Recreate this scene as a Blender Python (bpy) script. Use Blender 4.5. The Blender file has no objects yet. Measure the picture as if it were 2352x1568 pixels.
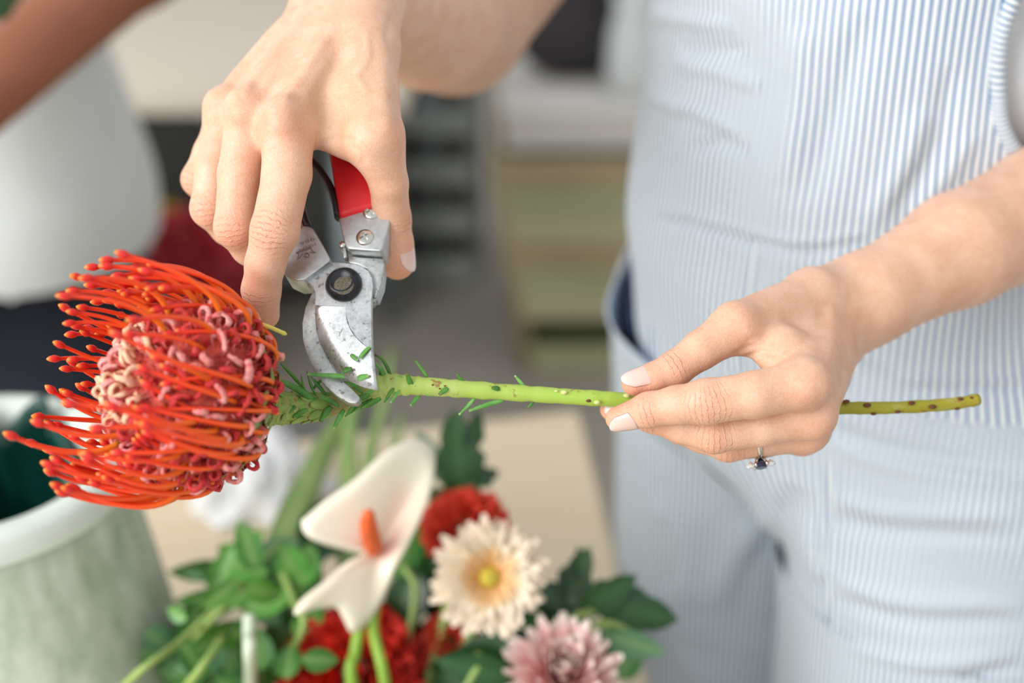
import bpy, bmesh, math, random
import numpy as np
from mathutils import Vector, Matrix

# ---------------------------------------------------------------- camera, sky, light, exposure
scene = bpy.context.scene
COL = scene.collection
FPX = 50.0 / 36.0 * 2352.0            # focal length in photo pixels
TILT = math.radians(25.6)             # camera looks down by this much
CAM_Z = 1.35
FOCUS = 0.545
CT, ST = math.cos(TILT), math.sin(TILT)

cam_data = bpy.data.cameras.new('camera')
cam = bpy.data.objects.new('camera', cam_data)
COL.objects.link(cam)
cam.location = (0, 0, CAM_Z)
cam.rotation_euler = (math.pi / 2 - TILT, 0, 0)
cam_data.lens = 50
cam_data.sensor_width = 36
cam_data.clip_start = 0.02
cam_data.dof.use_dof = True
cam_data.dof.focus_distance = FOCUS
cam_data.dof.aperture_fstop = 3.6
cam_data.dof.aperture_blades = 0
scene.camera = cam

world = bpy.data.worlds.new('overcast_sky')
scene.world = world
world.use_nodes = True
wb = world.node_tree.nodes['Background']
wb.inputs['Color'].default_value = (0.93, 0.97, 1.0, 1)
wb.inputs['Strength'].default_value = 0.74

def area_light(name, loc, target, size, power, color):
    l = bpy.data.lights.new(name, 'AREA')
    l.shape = 'RECTANGLE'; l.size = size[0]; l.size_y = size[1]
    l.energy = power; l.color = color
    o = bpy.data.objects.new(name, l); COL.objects.link(o)
    o.location = loc
    o.rotation_euler = (Vector(target) - Vector(loc)).to_track_quat('-Z', 'Y').to_euler()
    return o
area_light('assumed_daylight_left_offscreen', (-1.9, -0.85, 2.1), (0.0, 0.7, 0.95), (2.2, 1.8), 78, (1.0, 0.985, 0.96))  # area lamp added out of view for assumed front-left daylight; no window stands there

scene.view_settings.view_transform = 'Standard'
scene.view_settings.look = 'None'
scene.view_settings.gamma = 1.0
scene.view_settings.exposure = 0.15
scene.view_settings.use_curve_mapping = False
scene.cycles.use_denoising = True
scene.cycles.max_bounces = 6
scene.cycles.diffuse_bounces = 3
scene.cycles.glossy_bounces = 3
scene.cycles.adaptive_threshold = 0.02

# ---------------------------------------------------------------- coordinates
def C(px, py, dz=0.0):
    """photo pixel + depth offset (mm, + away from the focus plane) -> camera space in mm (x right, y up, z away)"""
    d = FOCUS * 1000.0 + dz
    return np.array([(px - 1176.0) / FPX * d, (784.0 - py) / FPX * d, d])
def cam2world(p):
    """camera-space mm -> world metres, arrays allowed"""
    p = np.asarray(p, dtype=np.float64) / 1000.0
    x, y, z = p[..., 0], p[..., 1], p[..., 2]
    return np.stack([x, z * CT + y * ST, CAM_Z - z * ST + y * CT], axis=-1)
def W(px, py, dz=0.0):
    return Vector(cam2world(C(px, py, dz)))
def WD(px, py, d):
    """pixel + distance along the axis in metres -> world"""
    return W(px, py, (d - FOCUS) * 1000.0)
def WZ(px, py, z):
    """pixel -> world point on the horizontal plane z"""
    a = W(px, py, 0) - Vector((0, 0, CAM_Z))
    return Vector((0, 0, CAM_Z)) + a * ((z - CAM_Z) / a.z)
def WY(px, py, Y):
    a = W(px, py, 0) - Vector((0, 0, CAM_Z))
    return Vector((0, 0, CAM_Z)) + a * (Y / a.y)

# ---------------------------------------------------------------- objects
def link(name, me, mat=None, parent=None):
    o = bpy.data.objects.new(name, me)
    COL.objects.link(o)
    if mat is not None and me is not None:
        for m in (mat if isinstance(mat, (list, tuple)) else [mat]):
            me.materials.append(m)
    if parent is not None:
        o.parent = parent
        o.matrix_parent_inverse = Matrix.Identity(4)
        if parent.type == 'EMPTY' or True:
            o.matrix_parent_inverse = parent_world(parent).inverted()
    return o
def parent_world(o):
    m = o.matrix_parent_inverse @ o.matrix_basis if o.parent else o.matrix_basis.copy()
    return parent_world(o.parent) @ m if o.parent else m
def empty(name, loc):
    o = bpy.data.objects.new(name, None)
    COL.objects.link(o)
    o.location = loc
    o.empty_display_size = 0.02
    return o
def tag(o, label=None, cat=None, group=None, kind=None):
    if label: o['label'] = label
    if cat: o['category'] = cat
    if group: o['group'] = group
    if kind: o['kind'] = kind
    return o
def mesh(name, verts, faces, smooth=True):
    me = bpy.data.meshes.new(name)
    me.from_pydata([tuple(v) for v in verts], [], [tuple(f) for f in faces])
    me.update()
    if smooth:
        me.polygons.foreach_set('use_smooth', [True] * len(me.polygons))
    return me
def np_mesh(name, V, Q, smooth=True):
    V = np.asarray(V, dtype=np.float32); Q = np.asarray(Q, dtype=np.int32)
    k = Q.shape[1]
    me = bpy.data.meshes.new(name)
    me.vertices.add(len(V)); me.vertices.foreach_set('co', V.ravel())
    me.loops.add(Q.size); me.loops.foreach_set('vertex_index', Q.ravel())
    me.polygons.add(len(Q))
    me.polygons.foreach_set('loop_start', np.arange(0, Q.size, k, dtype=np.int32))
    me.polygons.foreach_set('loop_total', np.full(len(Q), k, dtype=np.int32))
    if smooth: me.polygons.foreach_set('use_smooth', np.ones(len(Q), dtype=bool))
    me.update(calc_edges=True)
    return me
def bm_mesh(name, bm, smooth=True, angle=None):
    bmesh.ops.recalc_face_normals(bm, faces=bm.faces)
    me = bpy.data.meshes.new(name)
    bm.to_mesh(me); bm.free()
    if smooth:
        me.polygons.foreach_set('use_smooth', [True] * len(me.polygons))
        if angle is not None:
            me.set_sharp_from_angle(angle=math.radians(angle))
    return me
def float_attr(me, name, vals):
    a = me.attributes.new(name, 'FLOAT', 'POINT')
    a.data.foreach_set('value', np.asarray(vals, dtype=np.float32))
def color_attr(me, name, cols):
    a = me.attributes.new(name, 'FLOAT_COLOR', 'POINT')
    c = np.ones((len(cols), 4), dtype=np.float32); c[:, :3] = cols
    a.data.foreach_set('color', c.ravel())

def catmull(pts, n):
    """smooth curve through rows of pts (any dimension), n samples per span"""
    P = np.asarray(pts, dtype=np.float64)
    P = np.vstack([2 * P[0] - P[1], P, 2 * P[-1] - P[-2]])
    out = []
    for i in range(1, len(P) - 2):
        for t in np.arange(n) / n:
            a, b, c, d = P[i - 1], P[i], P[i + 1], P[i + 2]
            out.append(0.5 * (2 * b + (c - a) * t + (2 * a - 5 * b + 4 * c - d) * t * t + (3 * b - a - 3 * c + d) * t ** 3))
    out.append(P[-2])
    return np.array(out)
def tube_data(path, radii, seg=8, cap=True, squash=None, up=None):
    """verts and quads of a tube along path (Nx3) ; squash scales the second axis of the section"""
    P = np.asarray(path, dtype=np.float64); n = len(P)
    R = np.full(n, radii) if np.isscalar(radii) else np.asarray(radii, dtype=np.float64)
    T = np.gradient(P, axis=0); T /= np.linalg.norm(T, axis=1)[:, None] + 1e-12
    ref = np.array(up if up is not None else ((0, 0, 1) if abs(T[0][2]) < 0.9 else (1, 0, 0)), dtype=np.float64)
    u = ref - T[0] * ref.dot(T[0]); u /= np.linalg.norm(u)
    V = []
    for i in range(n):
        u = u - T[i] * u.dot(T[i]); u /= np.linalg.norm(u)
        w = np.cross(T[i], u)
        for k in range(seg):
            a = 2 * math.pi * k / seg
            s = 1.0 if squash is None else squash
            V.append(P[i] + R[i] * (math.cos(a) * u * s + math.sin(a) * w))
    F = []
    for i in range(n - 1):
        for k in range(seg):
            k2 = (k + 1) % seg
            F.append((i * seg + k, i * seg + k2, (i + 1) * seg + k2, (i + 1) * seg + k))
    if cap:
        F.append(tuple(range(seg - 1, -1, -1)))
        F.append(tuple((n - 1) * seg + k for k in range(seg)))
    return V, F
def tube(name, path, radii, seg=8, **k):
    V, F = tube_data(path, radii, seg, **k)
    return mesh(name, V, F)
def lathe_data(profile, seg=32):
    """profile list of (r, z)"""
    V, F = [], []
    for r, z in profile:
        for k in range(seg):
            a = 2 * math.pi * k / seg
            V.append((r * math.cos(a), r * math.sin(a), z))
    for i in range(len(profile) - 1):
        for k in range(seg):
            k2 = (k + 1) % seg
            F.append((i * seg + k, i * seg + k2, (i + 1) * seg + k2, (i + 1) * seg + k))
    return V, F
def box_bm(bm, c, s, rz=0.0, bevel=0.0):
    M = Matrix.Translation(Vector(c)) @ Matrix.Rotation(rz, 4, 'Z') @ Matrix.Diagonal((s[0], s[1], s[2], 1))
    r = bmesh.ops.create_cube(bm, size=1.0, matrix=M)
    if bevel > 0:
        es = list({e for v in r['verts'] for e in v.link_edges})
        bmesh.ops.bevel(bm, geom=es, offset=bevel, segments=2, affect='EDGES', profile=0.6)

# ---------------------------------------------------------------- materials
def srgb(r, g, b):
    f = lambda c: (c / 255.0 / 12.92) if c / 255.0 <= 0.04045 else ((c / 255.0 + 0.055) / 1.055) ** 2.4
    return (f(r), f(g), f(b), 1.0)
class NT:
    def __init__(s, name):
        s.m = bpy.data.materials.new(name); s.m.use_nodes = True
        s.t = s.m.node_tree; s.b = s.t.nodes['Principled BSDF']
        s.coord = None
    def n(s, typ, **props):
        nd = s.t.nodes.new(typ)
        for k, v in props.items(): setattr(nd, k, v)
        return nd
    def l(s, a, b): s.t.links.new(a, b)
    def tc(s, which='Object'):
        if s.coord is None: s.coord = s.n('ShaderNodeTexCoord')
        return s.coord.outputs[which]
    def noise(s, scale, detail=3, rough=0.5, vec=None, stretch=None, dist=0.0):
        nd = s.n('ShaderNodeTexNoise')
        nd.inputs['Scale'].default_value = scale; nd.inputs['Detail'].default_value = detail
        nd.inputs['Roughness'].default_value = rough; nd.inputs['Distortion'].default_value = dist
        v = vec if vec is not None else s.tc()
        if stretch:
            mp = s.n('ShaderNodeMapping'); mp.inputs['Scale'].default_value = stretch
            s.l(v, mp.inputs['Vector']); v = mp.outputs['Vector']
        s.l(v, nd.inputs['Vector'])
        return nd.outputs['Fac']
    def ramp(s, fac, stops):
        nd = s.n('ShaderNodeValToRGB')
        e = nd.color_ramp.elements
        while len(e) < len(stops): e.new(0.5)
        for i, (p, c) in enumerate(stops):
            e[i].position = p; e[i].color = c
        s.l(fac, nd.inputs['Fac'])
        return nd.outputs['Color']
    def attr(s, name, out='Fac'):
        nd = s.n('ShaderNodeAttribute'); nd.attribute_name = name
        return nd.outputs[out]
    def math(s, op, a, b=None):
        nd = s.n('ShaderNodeMath', operation=op)
        for i, v in enumerate((a, b)):
            if v is None: continue
            if isinstance(v, (int, float)): nd.inputs[i].default_value = v
            else: s.l(v, nd.inputs[i])
        return nd.outputs[0]
    def mix(s, fac, a, b, blend='MIX'):
        nd = s.n('ShaderNodeMix', data_type='RGBA', blend_type=blend)
        for sock, v in ((nd.inputs[0], fac), (nd.inputs[6], a), (nd.inputs[7], b)):
            if isinstance(v, (int, float)): sock.default_value = v
            elif isinstance(v, tuple): sock.default_value = v
            else: s.l(v, sock)
        return nd.outputs[2]
    def bump(s, h, strength=0.3, dist=0.001):
        nd = s.n('ShaderNodeBump')
        nd.inputs['Strength'].default_value = strength; nd.inputs['Distance'].default_value = dist
        s.l(h, nd.inputs['Height']); s.l(nd.outputs['Normal'], s.b.inputs['Normal'])
    def set(s, **k):
        names = dict(color='Base Color', rough='Roughness', metal='Metallic', sss='Subsurface Weight', spec='Specular IOR Level',
                     trans='Transmission Weight', coat='Coat Weight', sheen='Sheen Weight', ior='IOR', alpha='Alpha')
        for kk, v in k.items():
            sock = s.b.inputs[names[kk]]
            if isinstance(v, (int, float, tuple)): sock.default_value = v
            else: s.l(v, sock)
        return s
def simple_mat(name, rgb, rough=0.5, var=0.12, scale=40, metal=0.0, sss=0.0, bump=0.0, stretch=None, coat=0.0, spec=0.5):
    t = NT(name)
    c = srgb(*rgb)
    dark = tuple(x * (1 - var) for x in c[:3]) + (1,)
    lite = tuple(min(1, x * (1 + var)) for x in c[:3]) + (1,)
    f = t.noise(scale, 4, 0.6, stretch=stretch)
    t.set(color=t.ramp(f, [(0.3, dark), (0.7, lite)]), rough=rough, metal=metal, coat=coat, spec=spec)
    if sss > 0:
        t.set(sss=sss); t.b.inputs['Subsurface Radius'].default_value = (0.6, 0.5, 0.2); t.b.inputs['Subsurface Scale'].default_value = 0.003
    if bump > 0: t.bump(f, bump, 0.0006)
    return t.m

# ---------------------------------------------------------------- implicit surfaces (mm, camera space unless noted)
_BOX = [None]                         # centre and radius of the group of points being evaluated; far primitives are skipped
_FAR = 26.0
def smin(a, b, k):
    if a is None: return b
    if b is None: return a
    h = np.maximum(k - np.abs(a - b), 0.0) / k
    return np.minimum(a, b) - h * h * (k * 0.25)
def grouped(f, p, cell):
    """evaluate f on p in groups of nearby points"""
    out = np.full(len(p), _FAR, np.float32)
    k = np.floor(p / cell).astype(np.int64); k -= k.min(0); m = k.max(0) + 1
    k = (k[:, 0] * m[1] + k[:, 1]) * m[2] + k[:, 2]
    o = np.argsort(k, kind='stable'); ks = k[o]
    cut = np.concatenate([[0], np.nonzero(np.diff(ks))[0] + 1, [len(ks)]])
    for i in range(len(cut) - 1):
        ix = o[cut[i]:cut[i + 1]]; q = np.ascontiguousarray(p[ix], dtype=np.float32)
        lo, hi = q.min(0), q.max(0)
        _BOX[0] = ((lo + hi) / 2, float(np.linalg.norm(hi - lo)) / 2)
        r = f(q)
        if r is not None: out[ix] = r
    _BOX[0] = None
    return out
def _skip(c, r):
    b = _BOX[0]
    return b is not None and float(np.linalg.norm(b[0] - c)) - b[1] - r > _FAR
def f_cone(p, a, b, ra, rb):
    a = np.asarray(a, np.float32); ba = np.asarray(b, np.float32) - a
    L2 = float(ba.dot(ba))
    if _BOX[0] is not None:
        c = _BOX[0][0] - a; t = min(max(float(c.dot(ba)) / L2, 0), 1)
        if float(np.linalg.norm(c - t * ba)) - _BOX[0][1] - max(ra, rb) > _FAR: return None
    pa = p - a
    t = np.clip((pa @ ba) / L2, 0, 1)
    q = pa - t[:, None] * ba
    return np.sqrt(np.einsum('ij,ij->i', q, q)) - (ra + t * np.float32(rb - ra))
def f_ell(p, c, r, R=None):
    if _skip(np.asarray(c, np.float32), max(r)): return None
    q = p - np.asarray(c, np.float32)
    if R is not None: q = q @ np.asarray(R, np.float32).T
    r = np.asarray(r, np.float32)
    k0 = np.linalg.norm(q / r, axis=1); k1 = np.linalg.norm(q / (r * r), axis=1) + 1e-9
    return k0 * (k0 - 1.0) / k1
def f_tri(p, a, b, c, th):
    a, b, c = (np.asarray(x, np.float32) for x in (a, b, c))
    m = (a + b + c) / 3
    if _skip(m, th + max(np.linalg.norm(a - m), np.linalg.norm(b - m), np.linalg.norm(c - m))): return None
    ba, cb, ac = b - a, c - b, a - c
    nor = np.cross(ba, ac)
    pa, pb, pc = p - a, p - b, p - c
    s = np.sign(pa @ np.cross(ba, nor)) + np.sign(pb @ np.cross(cb, nor)) + np.sign(pc @ np.cross(ac, nor))
    def e(v, pv):
        t = np.clip((pv @ v) / v.dot(v), 0, 1)
        q = pv - t[:, None] * v
        return np.einsum('ij,ij->i', q, q)
    d1 = np.minimum(np.minimum(e(ba, pa), e(cb, pb)), e(ac, pc))
    d2 = (pa @ nor) ** 2 / nor.dot(nor)
    return np.sqrt(np.where(s < 2.0, d1, d2)) - th
def isosurface(f, lo, hi, h, slack=2.0):
    """sparse surface nets of f over the box lo..hi with cell size h; returns verts, quads"""
    lo = np.asarray(lo, np.float64); hi = np.asarray(hi, np.float64)
    B = 8; bs = B * h
    nb = np.ceil((hi - lo) / bs).astype(int)
    n4 = (nb + 3) // 4
    g4 = np.stack(np.meshgrid(*[np.arange(n) for n in n4], indexing='ij'), -1).reshape(-1, 3)
    g4 = g4[np.abs(f((lo + (g4 + 0.5) * bs * 4).astype(np.float32))) < bs * 4 * 0.87 + slack]
    sub = np.stack(np.meshgrid(*[np.arange(4)] * 3, indexing='ij'), -1).reshape(-1, 3)
    g = (g4[:, None] * 4 + sub[None]).reshape(-1, 3)
    g = g[np.abs(grouped(f, (lo + (g + 0.5) * bs).astype(np.float32), bs * 4)) < bs * 0.87 + slack]
    nb = n4 * 4
    off = np.stack(np.meshgrid(*[np.arange(B + 1)] * 3, indexing='ij'), -1).reshape(-1, 3)
    N = nb * B + 4
    key = lambda c: (c[..., 0].astype(np.int64) * N[1] + c[..., 1]) * N[2] + c[..., 2]
    cellk, cellv, qk = [], [], []
    step = 600
    for i in range(0, len(g), step):
        gb = g[i:i + step]
        idx = gb[:, None, :] * B + off[None]
        val = grouped(f, (lo + idx.reshape(-1, 3) * h).astype(np.float32), bs * 4).reshape(len(gb), B + 1, B + 1, B + 1)
        sg = val < 0
        corners = [(a, b, c) for a in (0, 1) for b in (0, 1) for c in (0, 1)]
        cnt = sum(sg[:, a:a + B, b:b + B, c:c + B].astype(np.int8) for a, b, c in corners)
        m = (cnt > 0) & (cnt < 8)
        bi, x, y, z = np.nonzero(m)
        if len(bi):
            acc = np.zeros((len(bi), 3)); num = np.zeros(len(bi))
            for a, b, c in corners:
                for ax in range(3):
                    o2 = [a, b, c]
                    if o2[ax] == 1: continue
                    o2[ax] = 1
                    v0 = val[bi, x + a, y + b, z + c]; v1 = val[bi, x + o2[0], y + o2[1], z + o2[2]]
                    cr = (v0 < 0) != (v1 < 0)
                    t = np.where(cr, v0 / np.where(cr, v0 - v1, 1), 0)
                    pt = np.stack([np.full(len(bi), a, float), np.full(len(bi), b, float), np.full(len(bi), c, float)], -1)
                    pt[:, ax] = t
                    acc += pt * cr[:, None]; num += cr
            cell = gb[bi] * B + np.stack([x, y, z], -1)
            cellk.append(key(cell)); cellv.append(lo + (cell + acc / num[:, None]) * h)
        for ax in range(3):
            s0 = sg[:, :B, :B, :B]
            sl = [slice(0, B)] * 3; sl[ax] = slice(1, B + 1)
            s1 = sg[:, sl[0], sl[1], sl[2]]
            bi, x, y, z = np.nonzero(s0 != s1)
            if not len(bi): continue
            c0 = gb[bi] * B + np.stack([x, y, z], -1)
            e1 = np.zeros(3, int); e1[(ax + 1) % 3] = 1
            e2 = np.zeros(3, int); e2[(ax + 2) % 3] = 1
            q = np.stack([key(c0 - e1 - e2), key(c0 - e2), key(c0), key(c0 - e1)], -1)
            flip = ~s0[bi, x, y, z]
            q[flip] = q[flip][:, ::-1]
            qk.append(q)
    K = np.concatenate(cellk); V = np.concatenate(cellv); Q = np.concatenate(qk)
    o = np.argsort(K); K = K[o]; V = V[o]
    pos = np.searchsorted(K, Q); pos = np.minimum(pos, len(K) - 1)
    ok = (K[pos] == Q).all(axis=1)
    return V, pos[ok]
def sdf_grad(f, V, e=0.25, cell=26.0):
    G = np.zeros_like(V)
    for k in ((1, -1, -1), (-1, -1, 1), (-1, 1, -1), (1, 1, 1)):
        k = np.array(k, float)
        G += k * grouped(f, (V + k * e).astype(np.float32), cell)[:, None]
    return G / (np.linalg.norm(G, axis=1)[:, None] + 1e-9)
def seg_dist(x, y, poly):
    best = np.full(len(x), 1e9); along = np.zeros(len(x))
    P = catmull(poly, 4)
    for i in range(len(P) - 1):
        a, b = P[i], P[i + 1]; ab = b - a
        t = np.clip(((x - a[0]) * ab[0] + (y - a[1]) * ab[1]) / (ab @ ab), 0, 1)
        dx, dy = x - a[0] - t * ab[0], y - a[1] - t * ab[1]
        d = np.sqrt(dx * dx + dy * dy) * np.sign(dx * ab[1] - dy * ab[0] + 1e-9)
        m = np.abs(d) < np.abs(best)
        best = np.where(m, d, best); along = np.where(m, (i + t) / (len(P) - 1), along)
    return best, along
# ================================================================ the florist: body with both hands
def w2c(p):
    p = np.asarray(p, dtype=np.float64)
    x, y, z = p[..., 0], p[..., 1], p[..., 2] - CAM_Z
    return np.stack([x, y * ST + z * CT, y * CT - z * ST], axis=-1) * 1000.0
def lerp(a, b, t): return np.asarray(a) * (1 - t) + np.asarray(b) * t

def skin_material():
    t = NT('skin')
    red = t.attr('red'); vein = t.attr('vein')
    n1 = t.noise(90, 5, 0.6); n2 = t.noise(900, 3, 0.6)
    # joint creases: the 'joint' attribute holds millimetres along / across the knuckle and a weight
    sx = t.n('ShaderNodeSeparateXYZ'); t.l(t.attr('joint', 'Vector'), sx.inputs[0])
    ls, lt, jw = sx.outputs
    cv = t.n('ShaderNodeCombineXYZ'); t.l(t.math('MULTIPLY', ls, 0.55), cv.inputs[0]); t.l(t.math('MULTIPLY', lt, 0.38), cv.inputs[1])
    jn = t.noise(1.0, 3, 0.6, vec=cv.outputs[0])
    yy = t.math('MULTIPLY', ls, t.math('ADD', 1.0, t.math('MULTIPLY', t.math('MULTIPLY', lt, lt), 0.008)))
    wave = t.math('SINE', t.math('ADD', t.math('MULTIPLY', yy, 2.75), t.math('MULTIPLY', jn, 8.0)))
    val = t.ramp(t.math('ADD', t.math('MULTIPLY', wave, 0.5), 0.5), [(0.0, (1, 1, 1, 1)), (0.30, (0, 0, 0, 1))])
    jn2 = t.noise(0.9, 2, 0.5, vec=cv.outputs[0], stretch=(0.7, 1.6, 1.0))
    val = t.math('MULTIPLY', val, t.math('MULTIPLY', jw, t.ramp(jn2, [(0.36, (0.15, 0.15, 0.15, 1)), (0.55, (1, 1, 1, 1))])))
    base = t.ramp(n1, [(0.3, srgb(220, 169, 139)), (0.7, srgb(233, 191, 164))])
    c = t.mix(t.math('MULTIPLY', red, 0.62), base, srgb(222, 128, 100))
    c = t.mix(t.math('MULTIPLY', vein, 0.5), c, srgb(190, 170, 130))
    c = t.mix(0.10, c, t.ramp(n2, [(0.35, srgb(190, 120, 90)), (0.65, srgb(250, 225, 205))]))
    t.set(color=c, rough=0.46, sss=0.22, spec=0.38)
    t.b.inputs['Subsurface Radius'].default_value = (1.0, 0.38, 0.22)
    t.b.inputs['Subsurface Scale'].default_value = 0.004
    v = t.n('ShaderNodeTexVoronoi', feature='DISTANCE_TO_EDGE'); v.inputs['Scale'].default_value = 1100
    t.l(t.tc(), v.inputs['Vector'])
    h = t.math('ADD', t.math('MULTIPLY', v.outputs['Distance'], 0.30), t.math('MULTIPLY', n2, 0.26))
    h = t.math('SUBTRACT', h, t.math('MULTIPLY', val, 1.5))
    t.bump(h, 0.6, 0.00065)
    return t.m
MAT_SKIN = skin_material()
def nail_material():
    t = NT('fingernail')
    v = t.attr('tip')
    c = t.ramp(v, [(0.0, srgb(232, 190, 178)), (0.6, srgb(233, 198, 188)), (0.95, srgb(238, 214, 204))])
    t.set(color=c, rough=0.22, sss=0.2, coat=0.3)
    t.b.inputs['Subsurface Radius'].default_value = (1, 0.5, 0.4); t.b.inputs['Subsurface Scale'].default_value = 0.002
    return t.m
MAT_NAIL = nail_material()

def chain(pts, rad, k=2.2):
    cones = list(zip(pts[:-1], pts[1:], rad[:-1], rad[1:]))
    def f(p):
        d = None
        for a, b, ra, rb in cones:
            e = f_cone(p, a, b, ra, rb)
            d = smin(d, e, k)
        return d
    return f
def make_hand(fingers, palm, kpalm=7.0, kf=1.3, webfrac=0.45, blend_extra=(), tendons=()):
    """fingers: list of (pts, radii) ; palm: list of callables"""
    chains = [chain([C(*q) for q in pts], rad) for pts, rad in fingers]
    prox = []
    for i, (pts, rad) in enumerate(fingers):
        a, b = C(*pts[0]), C(*pts[1])
        prox.append((a, lerp(a, b, webfrac * 2), rad[0], rad[0] + (rad[1] - rad[0]) * webfrac * 2))
    def f(p):
        d = None
        for g in palm:
            e = g(p); d = smin(d, e, kpalm)
        for a, b, ra, rb in prox:
            d = smin(d, f_cone(p, a, b, ra, rb - 0.6), 4.5)
        for g, k in blend_extra:
            d = smin(d, g(p), k)
        for g in chains:
            d = smin(d, g(p), kf)
        for g in tendons:
            d = smin(d, g(p), 5.0)
        return d
    return f
def cone(a, b, ra, rb):
    a, b = C(*a), C(*b)
    return lambda p: f_cone(p, a, b, ra, rb)
def tri(a, b, c, th):
    a, b, c = C(*a), C(*b), C(*c)
    return lambda p: f_tri(p, a, b, c, th)
def ball(c, r):
    c = C(*c)
    return lambda p: f_ell(p, c, r)

# ---- right hand (holds the secateurs): joints as (pixel x, pixel y, depth mm)
R_IDX = ([(660, 288, 8), (659, 400, 2), (631, 530, -2), (609, 606, 2), (600, 666, 8), (609, 722, 15)], [10.2, 9.3, 9.1, 7.5, 7.4, 5.7])
R_MID = ([(578, 266, 19), (550, 400, 14), (541, 522, 14), (575, 565, 23), (604, 590, 34), (660, 556, 44)], [9.8, 8.3, 8.2, 7.6, 7.2, 6.0])
R_RNG = ([(526, 264, 37), (494, 390, 32), (483, 478, 30), (525, 522, 40), (562, 540, 50), (620, 505, 58)], [9.3, 8.0, 7.8, 7.2, 6.8, 5.6])
R_PNK = ([(521, 288, 53), (486, 350, 52), (456, 412, 50), (486, 452, 58), (515, 468, 66), (565, 440, 72)], [8.6, 7.2, 6.9, 6.3, 6.0, 5.0])
R_THB = ([(862, 318, 6), (893, 420, 14), (899, 502, 25), (904, 560, 30), (913, 602, 33)], [11.0, 7.4, 7.7, 7.8, 7.1])
ELBOW_R = (1045, 48, 275); SHOULDER_R = (1750, -900, 400)
palm_r = [
    cone((808, 45, 44), (660, 288, 8), 12.5, 10.4), cone((780, 25, 52), (578, 266, 19), 12.5, 10.0),
    cone((752, 18, 62), (526, 264, 37), 12.0, 9.6), cone((738, 25, 72), (521, 288, 53), 11.5, 9.0),
    tri((640, 300, 18), (560, 280, 40), (770, 60, 62), 11.0),
    cone((838, 115, 34), (862, 318, 6), 13.0, 10.6),
    tri((700, 298, 15), (868, 362, 10), (808, 110, 38), 5.2),
    cone((842, 20, 50), (838, 115, 34), 15.5, 13.0),
    cone((770, 0, 66), (835, -20, 58), 17.5, 17.5),
    cone((800, -30, 62), (855, -10, 110), 20.5, 23.0), cone((855, -10, 110), (985, 35, 220), 23.0, 39.0),
    cone((985, 35, 220), ELBOW_R, 39.0, 41.0), cone(ELBOW_R, (1300, -280, 315), 41.0, 43.0),
]
first_int = C(812, 262, 16)
tend_r = [cone((800, 70, 33.5), (655, 272, -0.5), 1.6, 1.9), cone((772, 55, 42), (578, 250, 10), 1.6, 2.0),
          cone((745, 50, 52), (526, 246, 28.5), 1.6, 1.9), cone((872, 40, 36), (884, 290, -2), 1.8, 1.5),
          cone((646, 262, -0.5), (648, 285, -1.0), 6.0, 5.0), cone((556, 236, 14), (556, 262, 10), 5.5, 4.5), cone((505, 236, 33), (506, 262, 31), 5.5, 4.5),
          lambda p: f_ell(p, first_int, (12.0, 17.0, 9.0))]
sdf_r = make_hand([R_IDX, R_MID, R_RNG, R_PNK, R_THB], palm_r, tendons=tend_r)

# ---- left hand (holds the stem)
L_IDX = ([(1843, 882, -5), (1735, 906, -8), (1622, 922, -7), (1555, 930, -5), (1490, 941, -2), (1418, 961, 2)], [9.4, 8.7, 8.5, 7.2, 6.6, 4.6])
L_MID = ([(1864, 952, 8), (1750, 976, 7), (1640, 994, 7), (1565, 978, 10), (1500, 960, 15), (1404, 940, 21)], [9.0, 8.0, 7.8, 6.6, 5.8, 4.5])
L_RNG = ([(1852, 986, 25), (1750, 1008, 25), (1672, 1018, 25), (1610, 1002, 29), (1562, 985, 33), (1500, 962, 36)], [8.6, 7.2, 7.2, 6.3, 5.8, 4.8])
L_PNK = ([(1836, 993, 42), (1785, 998, 44), (1735, 998, 46), (1690, 990, 49), (1655, 982, 51), (1600, 968, 52)], [7.8, 6.8, 6.4, 5.8, 5.5, 4.6])
L_THB = ([(1690, 752, 14), (1612, 802, 10), (1548, 848, 8), (1500, 868, 7), (1456, 880, 6)], [9.6, 7.5, 6.9, 5.8, 4.8])
ELBOW_L = (2520, 430, 150); SHOULDER_L = (2380, -900, 205)
palm_l = [
    cone((1905, 735, 58), (1843, 882, -4), 12.5, 9.6), cone((1920, 745, 64), (1864, 952, 8), 12.5, 9.2),
    cone((1925, 750, 72), (1852, 986, 25), 12.0, 8.8), cone((1925, 760, 80), (1836, 993, 42), 11.0, 8.0),
    tri((1850, 900, 12), (1850, 985, 40), (1915, 750, 72), 9.0),
    cone((1868, 688, 48), (1690, 752, 16), 12.2, 9.8),
    tri((1715, 768, 17), (1800, 862, 6), (1850, 700, 44), 4.6),
    cone((1868, 688, 48), (1945, 700, 62), 12.5, 18.5),
    cone((1928, 712, 64), (2000, 682, 66), 19.2, 19.0), cone((2000, 682, 66), (2200, 574, 88), 19.0, 24.6),
    cone((2200, 574, 88), (2400, 482, 118), 24.6, 29.0), cone((2400, 482, 118), ELBOW_L, 29.0, 34.0),
    cone(ELBOW_L, lerp(ELBOW_L, SHOULDER_L, 0.5), 35.0, 38.0),
]
l_int = C(1800, 800, 14)
tend_l = [cone((1862, 878, -8), (1845, 888, -10), 6.5, 5.5), cone((1905, 720, 46), (1858, 868, -11), 1.5, 2.0), cone((1922, 735, 52), (1890, 950, 3), 1.5, 1.8),
          lambda p: f_ell(p, l_int, (9.0, 9.0, 9.0))]
sdf_l = make_hand([L_IDX, L_MID, L_RNG, L_PNK, L_THB], palm_l, kf=1.1, tendons=tend_l)

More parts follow.
